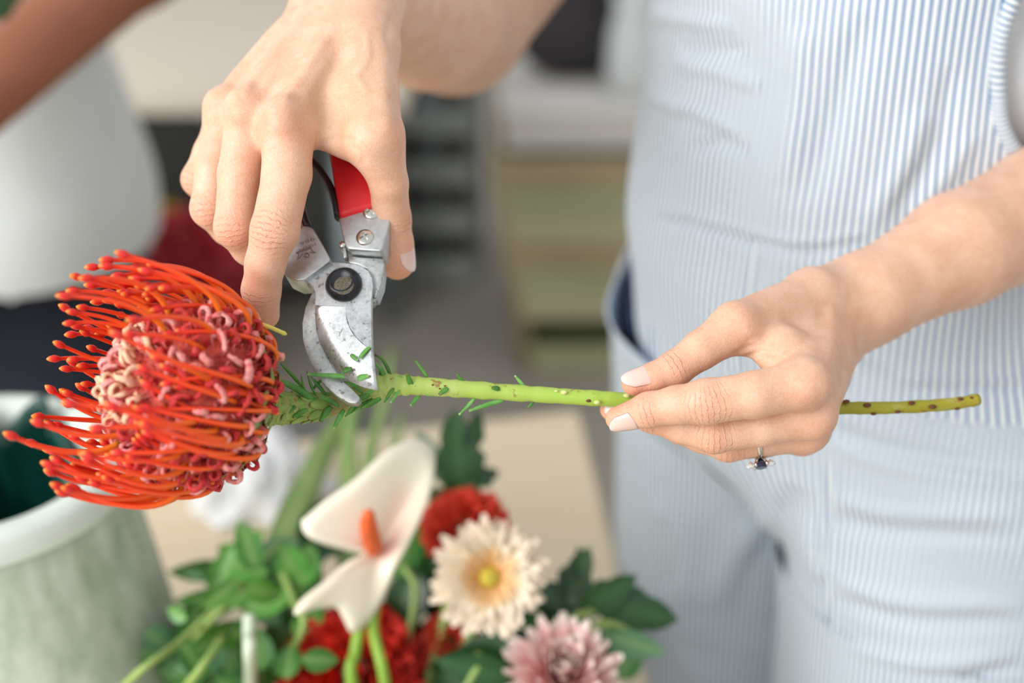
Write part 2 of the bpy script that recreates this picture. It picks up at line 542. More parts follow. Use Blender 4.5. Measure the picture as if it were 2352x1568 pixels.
# ---- skin detail on the mesh: creases over the joints, redness, nail beds
rng = np.random.default_rng(5)
def unit(v): v = np.asarray(v, float); return v / np.linalg.norm(v)
def crease_set(V, N, J, axis, dorsal, r, lines, amp, wid):
    a = unit(axis); n = unit(dorsal - a * np.dot(dorsal, a)); s = np.cross(a, n)
    out = np.zeros(len(V))
    ix = np.nonzero((np.abs(V - J) < r * 2.0).all(axis=1))[0]
    if not len(ix): return out
    q = V[ix] - J
    ls, lt = q @ a, q @ s
    face = np.clip((N[ix] @ n - 0.05) * 2.2, 0, 1) * (np.linalg.norm(q, axis=1) < r * 2.0)
    o = np.zeros(len(ix))
    for (s0, cv, k, tw) in lines:
        wob = 0.25 * np.sin(lt * 1.1 + s0 * 3.1)
        o += k * np.exp(-((ls - s0 - cv * lt * lt - wob) / wid) ** 2) * np.exp(-(lt / (tw * r)) ** 4)
    out[ix] = o * face * amp
    return out
PIP_LINES = [(-5.5, 0.03, 0.4, 0.55), (-3.6, 0.05, 0.8, 0.6), (-1.8, 0.03, 1.0, 0.65), (0.2, 0.0, 0.9, 0.6), (2.2, -0.04, 1.0, 0.65), (4.0, -0.05, 0.8, 0.6), (5.8, -0.05, 0.5, 0.55)]
DIP_LINES = [(-1.6, 0.02, 0.6, 0.6), (0.2, 0.0, 1.0, 0.65), (1.6, -0.02, 0.5, 0.6)]
SOFT_LINES = [(-3.0, 0.02, 0.5, 0.6), (-0.8, 0.0, 0.8, 0.65), (1.8, -0.02, 0.7, 0.6)]
def finish_hand(f, lo, hi, h, fingers, dors, knuckle_lines, extra_red=(), grooves=()):
    V, Q = isosurface(f, lo, hi, h)
    for _ in range(1):
        G = sdf_grad(f, V)
        d = grouped(f, V.astype(np.float32), 18.0).astype(float)
        V = V - G * np.clip(d, -h, h)[:, None]
    N = sdf_grad(f, V, 0.4)
    cr = np.zeros(len(V)); red = np.zeros(len(V)); jc = np.zeros((len(V), 3))
    for fi, ((pts, rad), dn, kl) in enumerate(zip(fingers, dors, knuckle_lines)):
        P = [C(*q) for q in pts]
        thumb = len(P) == 5
        jp, jd = (None, 2) if thumb else (2, 4)
        for j, lines, amp, wid in ((jp, kl, 0.36, 0.42), (jd, DIP_LINES, 0.22, 0.32)):
            if j is None: continue
            ax = unit(P[j + 1] - P[j]) + unit(P[j] - P[j - 1])
            cr += crease_set(V, N, P[j], ax, dn, rad[j], lines, amp * 0.55, wid * 1.6)
            a_ = unit(ax); n_ = unit(dn - a_ * np.dot(dn, a_)); s_ = np.cross(a_, n_); q = V - P[j]
            ls, lt = q @ a_, q @ s_
            span = 7.5 if j == jp and not thumb else 3.0
            w_ = np.exp(-(ls / span) ** 4) * np.exp(-(lt / (rad[j] * 0.85)) ** 4) * np.clip((N @ n_ - 0.05) * 2.5, 0, 1) * (1.0 if kl is PIP_LINES or span == 3.0 else 0.55) * (np.linalg.norm(q, axis=1) < rad[j] * 1.7)
            m_ = w_ > jc[:, 2]
            jc[m_] = np.stack([ls, lt, w_], -1)[m_]
            red += 0.55 * np.exp(-((V - (P[j] + unit(dn) * rad[j] * 0.7)) ** 2).sum(1) / (rad[j] * 0.85) ** 2)
        if thumb:
            pass
        red += 0.75 * np.exp(-((V - P[-1]) ** 2).sum(1) / (rad[-1] * 2.0) ** 2)
        red += 0.30 * np.exp(-((V - (P[0] + unit(dn) * rad[0])) ** 2).sum(1) / 60.0)
    for c, s, k in extra_red:
        red += k * np.exp(-((V - C(*c)) ** 2).sum(1) / s ** 2)
    knuckle = np.clip(cr / 0.34, 0, 1)
    gx, gy = 1176 + V[:, 0] / V[:, 2] * FPX, 784 - V[:, 1] / V[:, 2] * FPX
    for poly, amp, wd, zlim, tint in grooves:
        d, al = seg_dist(gx, gy, poly)
        g = np.exp(-(d / wd) ** 2) * np.clip(np.minimum(al, 1 - al) * 5, 0, 1) ** 0.6 * np.clip(-N[:, 2] * 3, 0, 1) * (V[:, 2] < FOCUS * 1000 + zlim)
        cr += amp * g
    V = V - N * cr[:, None]
    return V, Q, np.clip(red, 0, 1.2), knuckle, jc
def bounds(*seqs, pad=48):
    P = np.array([C(*q) for s in seqs for q in s]); return P.min(0) - pad, P.max(0) + pad

dors_r = [np.array([-0.30, 0.15, -1.0]), np.array([-0.35, 0.0, -1.0]), np.array([-0.5, 0.0, -1.0]), np.array([-0.7, 0.0, -0.8]), np.array([0.9, 0.0, -0.45])]
dors_l = [np.array([0.0, -0.32, -1.0]), np.array([0.0, -0.5, -0.9]), np.array([0, -0.7, -0.7]), np.array([0, -0.8, -0.5]), np.array([-0.1, 0.55, -1.0])]
vl, ql, rl, cl, jl = finish_hand(sdf_l, *bounds(L_IDX[0], L_MID[0], L_THB[0], [ELBOW_L], [(2400, 200, 160)], pad=42), 0.85,
                             [L_IDX, L_MID, L_RNG, L_PNK, L_THB], dors_l, [PIP_LINES, SOFT_LINES, SOFT_LINES, SOFT_LINES, SOFT_LINES],
                             grooves=[([(1690, 846), (1716, 822), (1752, 808), (1792, 818)], 1.0, 7, 40, 0.5), ([(1672, 828), (1700, 808), (1742, 790)], 0.9, 7, 40, 0.5), ([(1700, 800), (1735, 775), (1770, 770)], 0.5, 8, 40, 0.2),
                                      ([(1905, 700), (1915, 760), (1905, 850)], -0.6, 13, 60, 0.0), ([(1880, 700), (1886, 760), (1878, 840)], 0.35, 14, 60, 0.0), ([(1962, 660), (1944, 720), (1950, 785)], 0.35, 12, 90, 0.0)])
vr, qr, rr, crr, jr = finish_hand(sdf_r, *bounds(R_IDX[0], R_PNK[0], R_THB[0], [ELBOW_R, (1250, -220, 300), (760, -60, 60)], pad=46), 0.85,
                              [R_IDX, R_MID, R_RNG, R_PNK, R_THB], dors_r, [PIP_LINES, SOFT_LINES, SOFT_LINES, SOFT_LINES, SOFT_LINES],
                              extra_red=[((668, 310, -2), 7, 0.5)],
                              grooves=[([(648, 240), (700, 160), (775, 50)], -0.9, 13, 60, 0), ([(556, 222), (610, 140), (700, 40)], -0.9, 12, 80, 0), ([(508, 210), (570, 125), (650, 40)], -0.8, 10, 90, 0),
                                       ([(600, 235), (655, 150), (735, 50)], 0.8, 13, 80, 0), ([(530, 205), (590, 130), (675, 40)], 0.7, 10, 90, 0), ([(715, 290), (740, 200), (800, 90)], 0.7, 18, 60, 0.15),
                                       ([(838, 60), (845, 130), (822, 175), (850, 215)], -0.5, 8, 60, 0), ([(905, 20), (890, 80), (915, 130)], 0.7, 9, 90, 0.1), ([(735, 335), (770, 318), (820, 322)], 0.6, 8, 60, 0.4),
                                       ([(842, 380), (828, 350), (800, 330)], 0.6, 7, 60, 0.4)])
vein_r = np.exp(-((vr - C(812, 245, 8)) ** 2).sum(1) / 14.0 ** 2)

# ---- the rest of the body, mostly under the clothes or above the frame (coarse)
TX, TY = 0.215, 0.785                     # where she stands
def wc(x, y, z): return w2c(np.array([x, y, z]))
def f_body(p):
    cones = [((TX, TY, 1.03), (TX, TY, 1.16), 112, 106), ((TX, TY, 1.16), (TX + 0.01, TY + 0.01, 1.33), 108, 104),
             ((TX + 0.01, TY + 0.02, 1.38), (TX - 0.02, TY, 1.60), 50, 46),
             ((TX - 0.035, TY + 0.07, 0.95), (TX - 0.03, TY + 0.09, 0.50), 66, 48), ((TX - 0.03, TY + 0.09, 0.50), (TX - 0.02, TY + 0.11, 0.07), 52, 34),
             ((TX + 0.05, TY - 0.05, 0.95), (TX + 0.05, TY - 0.04, 0.50), 66, 48), ((TX + 0.05, TY - 0.04, 0.50), (TX + 0.06, TY - 0.03, 0.07), 52, 34)]
    d = None
    for a, b, ra, rb in cones:
        e = f_cone(p, w2c(a), w2c(b), ra, rb); d = smin(d, e, 30)
    sl, sr = C(*SHOULDER_L), C(*SHOULDER_R); ch = wc(TX + 0.01, TY + 0.01, 1.36)
    d = smin(d, f_cone(p, ch, sl, 70, 48), 40); d = smin(d, f_cone(p, ch, sr, 70, 48), 40)
    d = smin(d, f_cone(p, sl, lerp(sl, C(*ELBOW_L), 0.62), 46, 37), 20)
    d = smin(d, f_cone(p, sr, C(1290, -270, 313), 46, 42.3), 20)
    hc = wc(TX - 0.035, TY - 0.01, 1.69)
    d = smin(d, f_ell(p, hc, (76, 108, 92)), 14)
    d = smin(d, f_cone(p, wc(TX - 0.105, TY - 0.045, 1.675), wc(TX - 0.125, TY - 0.055, 1.655), 7, 9), 10)       # nose
    d = smin(d, f_cone(p, wc(TX - 0.075, TY - 0.03, 1.60), wc(TX - 0.095, TY - 0.04, 1.605), 18, 14), 20)        # chin
    for s in (-1, 1):
        d = smin(d, f_ell(p, wc(TX - 0.02 + s * 0.04, TY - 0.01 - s * 0.066, 1.68), (9, 26, 12)), 4)
    return d
bp = np.array([wc(TX - 0.2, TY - 0.25, 0.0), wc(TX + 0.3, TY + 0.3, 1.85), wc(TX + 0.3, TY - 0.25, 1.85), wc(TX - 0.2, TY + 0.3, 0.0), C(*SHOULDER_L), C(*SHOULDER_R)])
vb, qb = isosurface(f_body, bp.min(0) - 60, bp.max(0) + 60, 7.0, slack=12)

V = np.concatenate([vl, vr, vb]); Q = np.concatenate([ql, qr + len(vl), qb + len(vl) + len(vr)])
z = np.zeros(len(vb))
person = empty('person', (TX, TY, 0.0))
tag(person, 'person in striped blue dungarees holding a red flower stem and cutting it', 'person')
body_me = np_mesh('body', cam2world(V), Q)
float_attr(body_me, 'red', np.concatenate([rl, rr, z]))
ja = body_me.attributes.new('joint', 'FLOAT_VECTOR', 'POINT'); ja.data.foreach_set('vector', np.concatenate([jl, jr, np.zeros((len(vb), 3))]).astype(np.float32).ravel())
float_attr(body_me, 'vein', np.concatenate([np.zeros(len(vl)), vein_r, z]))
body = link('body', body_me, MAT_SKIN, person)
body['label'] = 'bare forearms and hands with pale pink nails'

def nail(base, tip, dorsal, r0, r1, length, width_ang, start, over=0.0, lift=0.45):
    """curved plate over the last joint: base, tip camera mm ; start = distance of its root from base along the axis"""
    a = unit(tip - base); n = unit(dorsal - a * np.dot(dorsal, a)); s = np.cross(a, n)
    L = np.linalg.norm(tip - base)
    nu, nv = 13, 15
    Vn, tipv = [], []
    for j in range(nv):
        for i in range(nu):
            u = -1 + 2 * i / (nu - 1); v = j / (nv - 1)
            lo_, hi_ = 0.16 * u * u, 1.0 - 0.34 * abs(u) ** 2.4
            vv = lo_ + (hi_ - lo_) * v
            x = start + vv * length
            t = min(max(x / L, 0), 1)
            r = r0 + (r1 - r0) * t + lift
            ph = math.radians(width_ang) * u * (1 - 0.12 * vv)
            drop = 0.0 if x <= L else -(x - L) * 0.12
            Vn.append(base + a * x + (r + drop) * (math.cos(ph) * n * 0.97 + math.sin(ph) * s) + n * (0.25 * math.sin(math.pi * vv)))
            tipv.append(vv)
    top = len(Vn)
    Vn += [p - n * 0.55 for p in Vn]; tipv += tipv
    F = []
    for j in range(nv - 1):
        for i in range(nu - 1):
            q = j * nu + i
            F.append((q, q + 1, q + nu + 1, q + nu)); F.append((top + q, top + q + nu, top + q + nu + 1, top + q + 1))
    ring = [i for i in range(nu)] + [j * nu + nu - 1 for j in range(1, nv)] + [(nv - 1) * nu + i for i in range(nu - 2, -1, -1)] + [j * nu for j in range(nv - 2, 0, -1)]
    for i in range(len(ring)):
        p_, q_ = ring[i], ring[(i + 1) % len(ring)]
        F.append((q_, p_, top + p_, top + q_))
    me = mesh('fingernail', cam2world(np.array(Vn)), F)
    float_attr(me, 'tip', tipv)
    o = link('fingernail', me, MAT_NAIL, person)
    return o
def finger_nail(fg, dn, length, ang=52, start=None, dorsal=None):
    pts, rad = fg
    b, t = C(*pts[-2]), C(*pts[-1])
    d = dn if dorsal is None else np.array(dorsal, float)
    nail(b, t, d, rad[-2], rad[-1], length, ang, start if start is not None else 0.45 * np.linalg.norm(t - b))
finger_nail(L_THB, None, 12.5, 55, 0.5, (-0.15, 0.75, -1.0))
finger_nail(L_IDX, None, 11.0, 55, 5.0, (0.0, -0.75, -0.8))
finger_nail(L_MID, None, 10.5, 50, 8.5, (0.0, 0.0, -1.0))
finger_nail(L_RNG, dors_l[2], 9.5); finger_nail(L_PNK, dors_l[3], 8.5)
finger_nail(R_THB, None, 15.5, 50, -3.5, (1.0, 0.1, -0.5))
finger_nail(R_IDX, None, 11.0, 50, 5.0, (-1.0, -0.1, -0.25))
for fg, dn in ((R_MID, (0, -1, 0.4)), (R_RNG, (0, -1, 0.4)), (R_PNK, (0, -1, 0.4))): finger_nail(fg, None, 9.5, dorsal=dn)
# ================================================================ secateurs in the right hand
SEC_O = C(790, 655, 13)
SEC_N = unit((-0.12, 0.40, -0.91))                       # towards the camera
SEC_U = unit(np.array([1.0, 0, 0]) - SEC_N * SEC_N[0])
SEC_V = np.cross(SEC_N, SEC_U); SEC_V = SEC_V if SEC_V[1] > 0 else -SEC_V
def on_plane(px, py, off=0.0):
    """pixel -> point on the plane of the tool, lifted by off mm towards the viewer"""
    r = C(px, py, 0); o = SEC_O + SEC_N * off
    return r * (o.dot(SEC_N) / r.dot(SEC_N))
def uv_of(p): return np.array([(p - SEC_O).dot(SEC_U), (p - SEC_O).dot(SEC_V)])
def from_uv(u, v, n): return SEC_O + SEC_U * u + SEC_V * v + SEC_N * n
def zp(pts):   # points read off an enlarged crop
    return [(560 + x * 0.40179, 330 + y * 0.40179) for x, y in pts]
def plate(name, px, front, back, mat, parent, bevel=0.4, seg=2, taper=0.0):
    uv = [uv_of(on_plane(x, y, front)) for x, y in px]
    bm = bmesh.new()
    vs = [bm.verts.new(cam2world(from_uv(u, v, front))) for u, v in uv]
    f = bm.faces.new(vs)
    r = bmesh.ops.extrude_face_region(bm, geom=[f])
    nv = [g for g in r['geom'] if isinstance(g, bmesh.types.BMVert)]
    dv = Vector(cam2world(SEC_O + SEC_N * (back - front)) - cam2world(SEC_O))
    bmesh.ops.translate(bm, verts=nv, vec=dv)
    if bevel > 0:
        es = [e for e in bm.edges if e.calc_face_angle(0) > 0.6]
        bmesh.ops.bevel(bm, geom=es, offset=bevel / 1000.0, segments=seg, affect='EDGES', profile=0.5, clamp_overlap=True)
    bmesh.ops.triangulate(bm, faces=[f for f in bm.faces if len(f.verts) > 4])
    me = bm_mesh(name, bm, True, 32)
    return link(name, me, mat, parent)
def lathe_on(name, px, py, base, profile, mat, parent, seg=28):
    c = uv_of(on_plane(px, py, base))
    V, F = lathe_data(profile, seg)
    V2 = [cam2world(from_uv(c[0] + x, c[1] + y, base + z)) for x, y, z in V]
    F = F + [tuple(range((len(profile) - 1) * seg, len(profile) * seg))]
    return link(name, mesh(name, V2, F), mat, parent)

def metal_mat(name, rgb, rough, scr=0.15, dirt=0.0, stretch=(1, 1, 1), metal=1.0, scale=300):
    t = NT(name)
    c = srgb(*rgb)
    f = t.noise(scale, 5, 0.65, stretch=stretch)
    g = t.noise(70, 5, 0.7)
    col = t.ramp(f, [(0.25, tuple(x * 0.72 for x in c[:3]) + (1,)), (0.7, c)])
    if dirt > 0:
        m = t.ramp(g, [(0.50 - dirt * 0.1, (1, 1, 1, 1)), (0.60 + 0.1 * (1 - dirt), (0.28, 0.26, 0.22, 1))])
        sp = t.noise(520, 2, 0.5)
        m2 = t.ramp(sp, [(0.62, (1, 1, 1, 1)), (0.70, (0.30, 0.28, 0.24, 1))])
        col = t.mix(0.55, col, m, 'MULTIPLY'); col = t.mix(0.7, col, m2, 'MULTIPLY')
    t.set(color=col, metal=metal, rough=t.math('ADD', t.math('MULTIPLY', f, 0.25), rough - 0.1))
    t.bump(f, scr, 0.0003)
    return t.m
M_ALU = metal_mat('satin_aluminium', (205, 208, 209), 0.40, 0.08, metal=0.85)
M_BLADE = metal_mat('ground_steel', (222, 226, 228), 0.34, 0.12, dirt=0.25, stretch=(3, 3, 0.5), metal=0.85)
M_HOOK = metal_mat('stained_steel', (206, 210, 208), 0.38, 0.12, dirt=0.8, metal=0.85)
M_CHROME = metal_mat('screw_chrome', (225, 222, 212), 0.16, 0.02, scale=80)
M_BOLT = simple_mat('black_oxide_bolt', (48, 50, 54), 0.32, 0.3, 300, metal=0.6)
M_GRIT = simple_mat('dried_sap', (96, 88, 76), 0.8, 0.5, 1200, bump=0.5)
M_RED = simple_mat('red_vinyl_grip', (214, 26, 34), 0.42, 0.06, 90, bump=0.05)
M_BLACK = simple_mat('black_plastic', (18, 18, 20), 0.4, 0.2, 60)
M_PRINT = simple_mat('engraved_print', (112, 106, 100), 0.6, 0.1, 60)

secateurs = empty('secateurs', cam2world(SEC_O))
tag(secateurs, 'bypass secateurs with red grip and silver blades held in the hand over the stem', 'secateurs')
# blade plate above the ground bevel
edge_in = [(408, 926), (494, 929), (580, 932), (584, 985), (602, 1048), (640, 1106), (690, 1152), (735, 1185)]
edge_out = [(408, 926), (409, 1000), (418, 1085), (452, 1172), (508, 1262), (580, 1335), (668, 1384), (765, 1406)]
plate_px = [(735, 1185), (729, 1050), (728, 900), (738, 815), (732, 765), (712, 725), (680, 702), (640, 687), (565, 680), (500, 676), (420, 726), (345, 782),
            (374, 797), (396, 822), (408, 850), (412, 876), (406, 900), (408, 925), (494, 929), (580, 932), (584, 985), (602, 1048), (640, 1106), (690, 1152)]
blade = plate('cutting_blade', zp(plate_px), 3.0, 0.0, M_BLADE, secateurs, 0.18, 1)
n = 9
ei = catmull(zp(edge_in), 4); eo = catmull(zp(edge_out), 4)
Vb, Fb = [], []
for i in range(len(ei)):
    a_, b_ = on_plane(*ei[i], 2.9), on_plane(*eo[i], 0.9 + 0.3)
    back_a, back_b = a_ - SEC_N * 2.9, b_ - SEC_N * 1.1
    Vb += [cam2world(a_), cam2world(lerp(a_, b_, 0.5) + SEC_N * 0.15), cam2world(b_), cam2world(back_b), cam2world(back_a)]
for i in range(len(ei) - 1):
    for k in range(4):
        Fb.append((i * 5 + k, i * 5 + k + 1, i * 5 + 5 + k + 1, i * 5 + 5 + k))
# close the spine from the plate's lower corner to the tip
Fb.append(tuple((len(ei) - 1) * 5 + k for k in range(5)))
bev = link('cutting_edge', mesh('cutting_edge', Vb, Fb), M_BLADE, blade)
bev['label'] = 'bright ground bevel'
hook_px = [(385, 860), (352, 930), (333, 1020), (336, 1120), (361, 1212), (402, 1300), (462, 1382), (532, 1442), (602, 1481), (640, 1483), (660, 1468), (663, 1446),
           (622, 1404), (560, 1350), (505, 1260), (474, 1160), (462, 1060), (470, 980), (560, 945), (690, 935), (740, 912), (768, 878), (786, 810), (803, 690), (800, 668),
           (700, 655), (600, 668), (480, 740), (410, 810)]
hook = plate('hook_blade', zp(hook_px), -0.4, -4.6, M_HOOK, secateurs, 0.5, 2)
lathe_on('pivot_bolt', 790, 655, 3.0, [(7.2, 0), (7.3, 0.6), (7.0, 1.8), (6.3, 3.1), (5.2, 4.1), (4.4, 4.45), (4.2, 4.3), (4.0, 4.05), (0.01, 4.0)], M_BOLT, secateurs)
lathe_on('bolt_sap', 790, 655, 7.02, [(4.0, 0.0), (3.8, 0.16), (2.5, 0.22), (0.01, 0.24)], M_GRIT, secateurs)
# left jaw casting and its handle
left_px = [(697, 517), (709, 519), (719, 524), (728, 539), (744, 566), (758, 593), (757, 600), (728, 622), (699, 643), (682, 645), (654, 632), (650, 622), (655, 600), (664, 570), (676, 535)]
lb = plate('jaw_casting', left_px, 6.0, -6.5, M_ALU, secateurs, 0.8, 3)
lgrip_px = [(655, 575), (690, 522), (678, 470), (672, 420), (658, 350), (640, 300), (606, 300), (600, 360), (606, 430), (620, 500), (636, 560)]
plate('red_grip', lgrip_px, 5.0, -8.0, M_RED, secateurs, 3.0, 3)
# right casting, grip, screws
right_px = zp([(540, 425), (700, 372), (848, 330), (856, 352), (846, 400), (820, 500), (792, 604), (780, 616), (690, 610), (596, 602), (580, 586), (560, 510)])
rb = plate('handle_casting', right_px, 5.5, -7.0, M_ALU, secateurs, 0.8, 3)
foot_px = zp([(596, 640), (690, 650), (796, 655), (800, 690), (786, 800), (756, 880), (742, 880), (738, 790), (705, 715), (650, 690), (600, 680)])
plate('casting_foot', foot_px, 0.5, -6.8, M_HOOK, secateurs, 0.4, 2)
rgrip_px = [(752, 338), (760, 380), (767, 430), (777, 499), (815, 487), (856, 476), (902, 466), (912, 446), (908, 395), (890, 340), (850, 270), (805, 240), (765, 250), (748, 292)]
plate('red_grip', rgrip_px, 7.2, -9.0, M_RED, secateurs, 2.4, 4)
for sx, sy in ((853, 486), (838, 545)):
    c = uv_of(on_plane(sx, sy, 5.5)); du = np.array([math.cos(0.5), math.sin(0.5)]); dv = np.array([-du[1], du[0]])
    V_, F_ = lathe_data([(3.6, 0.0), (3.55, 0.25), (3.1, 0.65), (2.9, 0.72)], 28)
    V_ = [cam2world(from_uv(c[0] + x, c[1] + y, 5.5 + z)) for x, y, z in V_]
    g = np.arange(-17, 18) * 0.185; idx = {}
    for i, x in enumerate(g):
        for j, y in enumerate(g):
            r_ = math.hypot(x, y)
            if r_ > 3.12: continue
            slot = (abs(x) < 1.95 and abs(y) < 0.46) or (abs(y) < 1.95 and abs(x) < 0.46)
            z = 1.05 - 0.04 * r_ * r_ - (0.75 if slot else 0.0) - (0.12 if r_ > 2.95 else 0)
            idx[i, j] = len(V_); V_.append(cam2world(from_uv(*(c + du * x + dv * y), 5.5 + z)))
    F_ += [(idx[i, j], idx[i + 1, j], idx[i + 1, j + 1], idx[i, j + 1]) for (i, j) in idx if (i + 1, j) in idx and (i, j + 1) in idx and (i + 1, j + 1) in idx]
    me = mesh('screw', V_, F_); me.set_sharp_from_angle(angle=math.radians(40))
    link('screw', me, M_CHROME, secateurs)
nub = lathe_on('stop_pin', 790, 568, 0.0, [(1.5, -2.0), (1.6, 0.0), (1.6, 2.6), (1.2, 3.1), (0.01, 3.2)], M_CHROME, secateurs, 16)
plate('stop_tab', [(784, 556), (793, 554), (797, 590), (789, 593)], 2.0, -2.0, M_ALU, secateurs, 0.5, 2)
# black spring strap between the handles
strap = [on_plane(x, y, o) for x, y, o in ((778, 500, 3), (771, 462, 3), (757, 425, 2), (738, 395, 1), (716, 370, 0), (690, 352, -1))]
link('spring_strap', tube('spring_strap', cam2world(catmull(strap, 6)), 0.0016, 8, squash=2.4, up=tuple(cam2world(SEC_N * 1.0 + SEC_O) - cam2world(SEC_O))), M_BLACK, secateurs)
strap2 = [on_plane(x, y, o) for x, y, o in ((709, 524, 2), (702, 508, 2), (696, 488, 2), (690, 462, 1))]
link('spring_strap', tube('spring_strap', cam2world(catmull(strap2, 6)), 0.0016, 8, squash=2.0, up=tuple(cam2world(SEC_N * 1.0 + SEC_O) - cam2world(SEC_O))), M_BLACK, secateurs)
# maker's print on the casting: upside down in the photograph
def text_on(s, start, end, height, off, parent):
    """letters running from pixel start towards pixel end"""
    cu = bpy.data.curves.new('print', 'FONT'); cu.body = s; cu.size = 1.0; cu.align_x = 'LEFT'
    ob = bpy.data.objects.new('print', cu); COL.objects.link(ob)
    bpy.context.view_layer.update()
    me = bpy.data.meshes.new_from_object(ob.evaluated_get(bpy.context.evaluated_depsgraph_get()))
    bpy.data.objects.remove(ob)
    a, b = uv_of(on_plane(*start, off)), uv_of(on_plane(*end, off))
    co = np.zeros(len(me.vertices) * 3); me.vertices.foreach_get('co', co); co = co.reshape(-1, 3)
    wx = co[:, 0].max(); ex = (b - a) / wx; ey = unit(np.array([-(b - a)[1], (b - a)[0]])) * height
    out = np.array([from_uv(*(a + ex * x + ey * y), off) for x, y, _ in co])
    me.vertices.foreach_set('co', cam2world(out).astype(np.float32).ravel()); me.update()
    return link('maker_print', me, M_PRINT, parent)
text_on('METAL', (725, 556), (682, 574), 1.9, 6.06, lb)
text_on('986', (721, 543), (688, 557), 2.2, 6.06, lb)
def strip(px, w, off, parent):
    P = [on_plane(x, y, off) for x, y in px]
    V_, F_ = [], []
    for i, p in enumerate(P):
        t = unit(P[min(i + 1, len(P) - 1)] - P[max(i - 1, 0)]); s = np.cross(t, SEC_N)
        V_ += [cam2world(p - s * w), cam2world(p + s * w)]
    for i in range(len(P) - 1): F_.append((2 * i, 2 * i + 1, 2 * i + 3, 2 * i + 2))
    return V_, F_
def z3(pts): return [(620 + x / 7.84, 480 + y / 7.84) for x, y in pts]
VV, FF = [], []
ring_ = [(665 + 36 * math.cos(a), 832 + 36 * math.sin(a)) for a in np.linspace(0, 2 * math.pi, 14)]
for pl, w in (([(470, 792), (600, 740), (732, 690)], 0.42), ([(470, 792), (520, 800), (505, 860), (488, 912), (548, 862), (556, 825), (600, 808)], 0.2),
              ([(732, 690), (752, 740), (790, 775), (832, 782), (770, 792), (735, 770), (712, 790)], 0.2), (ring_, 0.22), ([(600, 855), (632, 862)], 0.2), ([(640, 800), (690, 790)], 0.25)):
    v_, f_ = strip(z3(pl), w, 6.07, lb)
    FF += [tuple(i + len(VV) for i in f) for f in f_]; VV += v_
link('maker_emblem', mesh('maker_emblem', VV, FF, False), M_PRINT, lb)
# ================================================================ pincushion flower on its stem
random.seed(11)
def stem_material():
    t = NT('protea_stem')
    f = t.attr('along'); n1 = t.noise(220, 4, 0.6); n2 = t.noise(420, 2, 0.5); n3 = t.noise(60, 4, 0.6, stretch=(1, 3, 3))
    c = t.ramp(f, [(0.0, srgb(150, 165, 80)), (0.18, srgb(140, 135, 78)), (0.28, srgb(170, 194, 104)), (0.62, srgb(166, 200, 78)), (0.78, srgb(150, 158, 40)), (1.0, srgb(160, 148, 36))])
    c = t.mix(t.ramp(n3, [(0.5, (0, 0, 0, 1)), (0.75, (0.6, 0.6, 0.6, 1))]), c, srgb(196, 200, 130))
    c = t.mix(t.ramp(n1, [(0.60, (0, 0, 0, 1)), (0.68, (0.8, 0.8, 0.8, 1))]), c, srgb(140, 84, 48))
    t.set(color=c, rough=0.5, sss=0.08); t.bump(n2, 0.3, 0.0004)
    return t.m
M_STEM = stem_material()
def leaf_mat(name, a, b, c, rough=0.45):
    t = NT(name)
    e = t.attr('edge'); n1 = t.noise(150, 4, 0.6)
    base = t.ramp(n1, [(0.3, srgb(*a)), (0.7, srgb(*b))])
    t.set(color=t.mix(e, base, srgb(*c)), rough=rough, sss=0.1)
    t.b.inputs['Subsurface Scale'].default_value = 0.001
    return t.m
M_PLEAF = leaf_mat('protea_leaf', (52, 110, 34), (98, 158, 62), (120, 62, 40))
M_PLEAF2 = leaf_mat('protea_leaf_cut', (70, 140, 52), (128, 190, 96), (196, 224, 150))
M_BRACT = leaf_mat('protea_bract', (112, 146, 62), (150, 178, 92), (128, 66, 48))

protea_pts = [(606, 938, -4, 7.0), (640, 936, 0, 6.4), (700, 934, 5, 5.4), (760, 926, 8, 5.0), (820, 908, 10, 4.6), (868, 890, 10, 4.6), (905, 884, 10, 4.3), (960, 886, 10, 3.75),
              (1060, 893, 11, 3.5), (1200, 903, 12, 3.2), (1330, 912, 13, 3.05), (1430, 918, 15, 3.0), (1550, 930, 18, 2.9), (1700, 940, 22, 2.8),
              (1920, 937, 28, 2.65), (2050, 936, 32, 2.55), (2180, 928, 36, 2.5), (2248, 917, 38, 2.45)]
sp = catmull([tuple(C(x, y, z)) + (r,) for x, y, z, r in protea_pts], 8)
protea = empty('pincushion_protea', W(1000, 888, 10))
tag(protea, 'red-orange pincushion protea on a long green stem held between fingertips', 'flower')
Vs, Fs = tube_data(cam2world(sp[:, :3]), sp[:, 3] / 1000.0, 14)
Vs = np.array(Vs); nring = len(sp)
jit = np.random.default_rng(3)
for i in range(nring):      # knobbly where leaves were stripped
    k = 1 + 0.05 * math.sin(i * 1.7) + 0.03 * jit.standard_normal()
    c_ = cam2world(sp[i, :3]); Vs[i * 14:(i + 1) * 14] = c_ + (Vs[i * 14:(i + 1) * 14] - c_) * k
me = mesh('stem', Vs, Fs)
float_attr(me, 'along', np.repeat(np.linspace(0, 1, nring), 14))
stem = link('stem', me, M_STEM, protea)
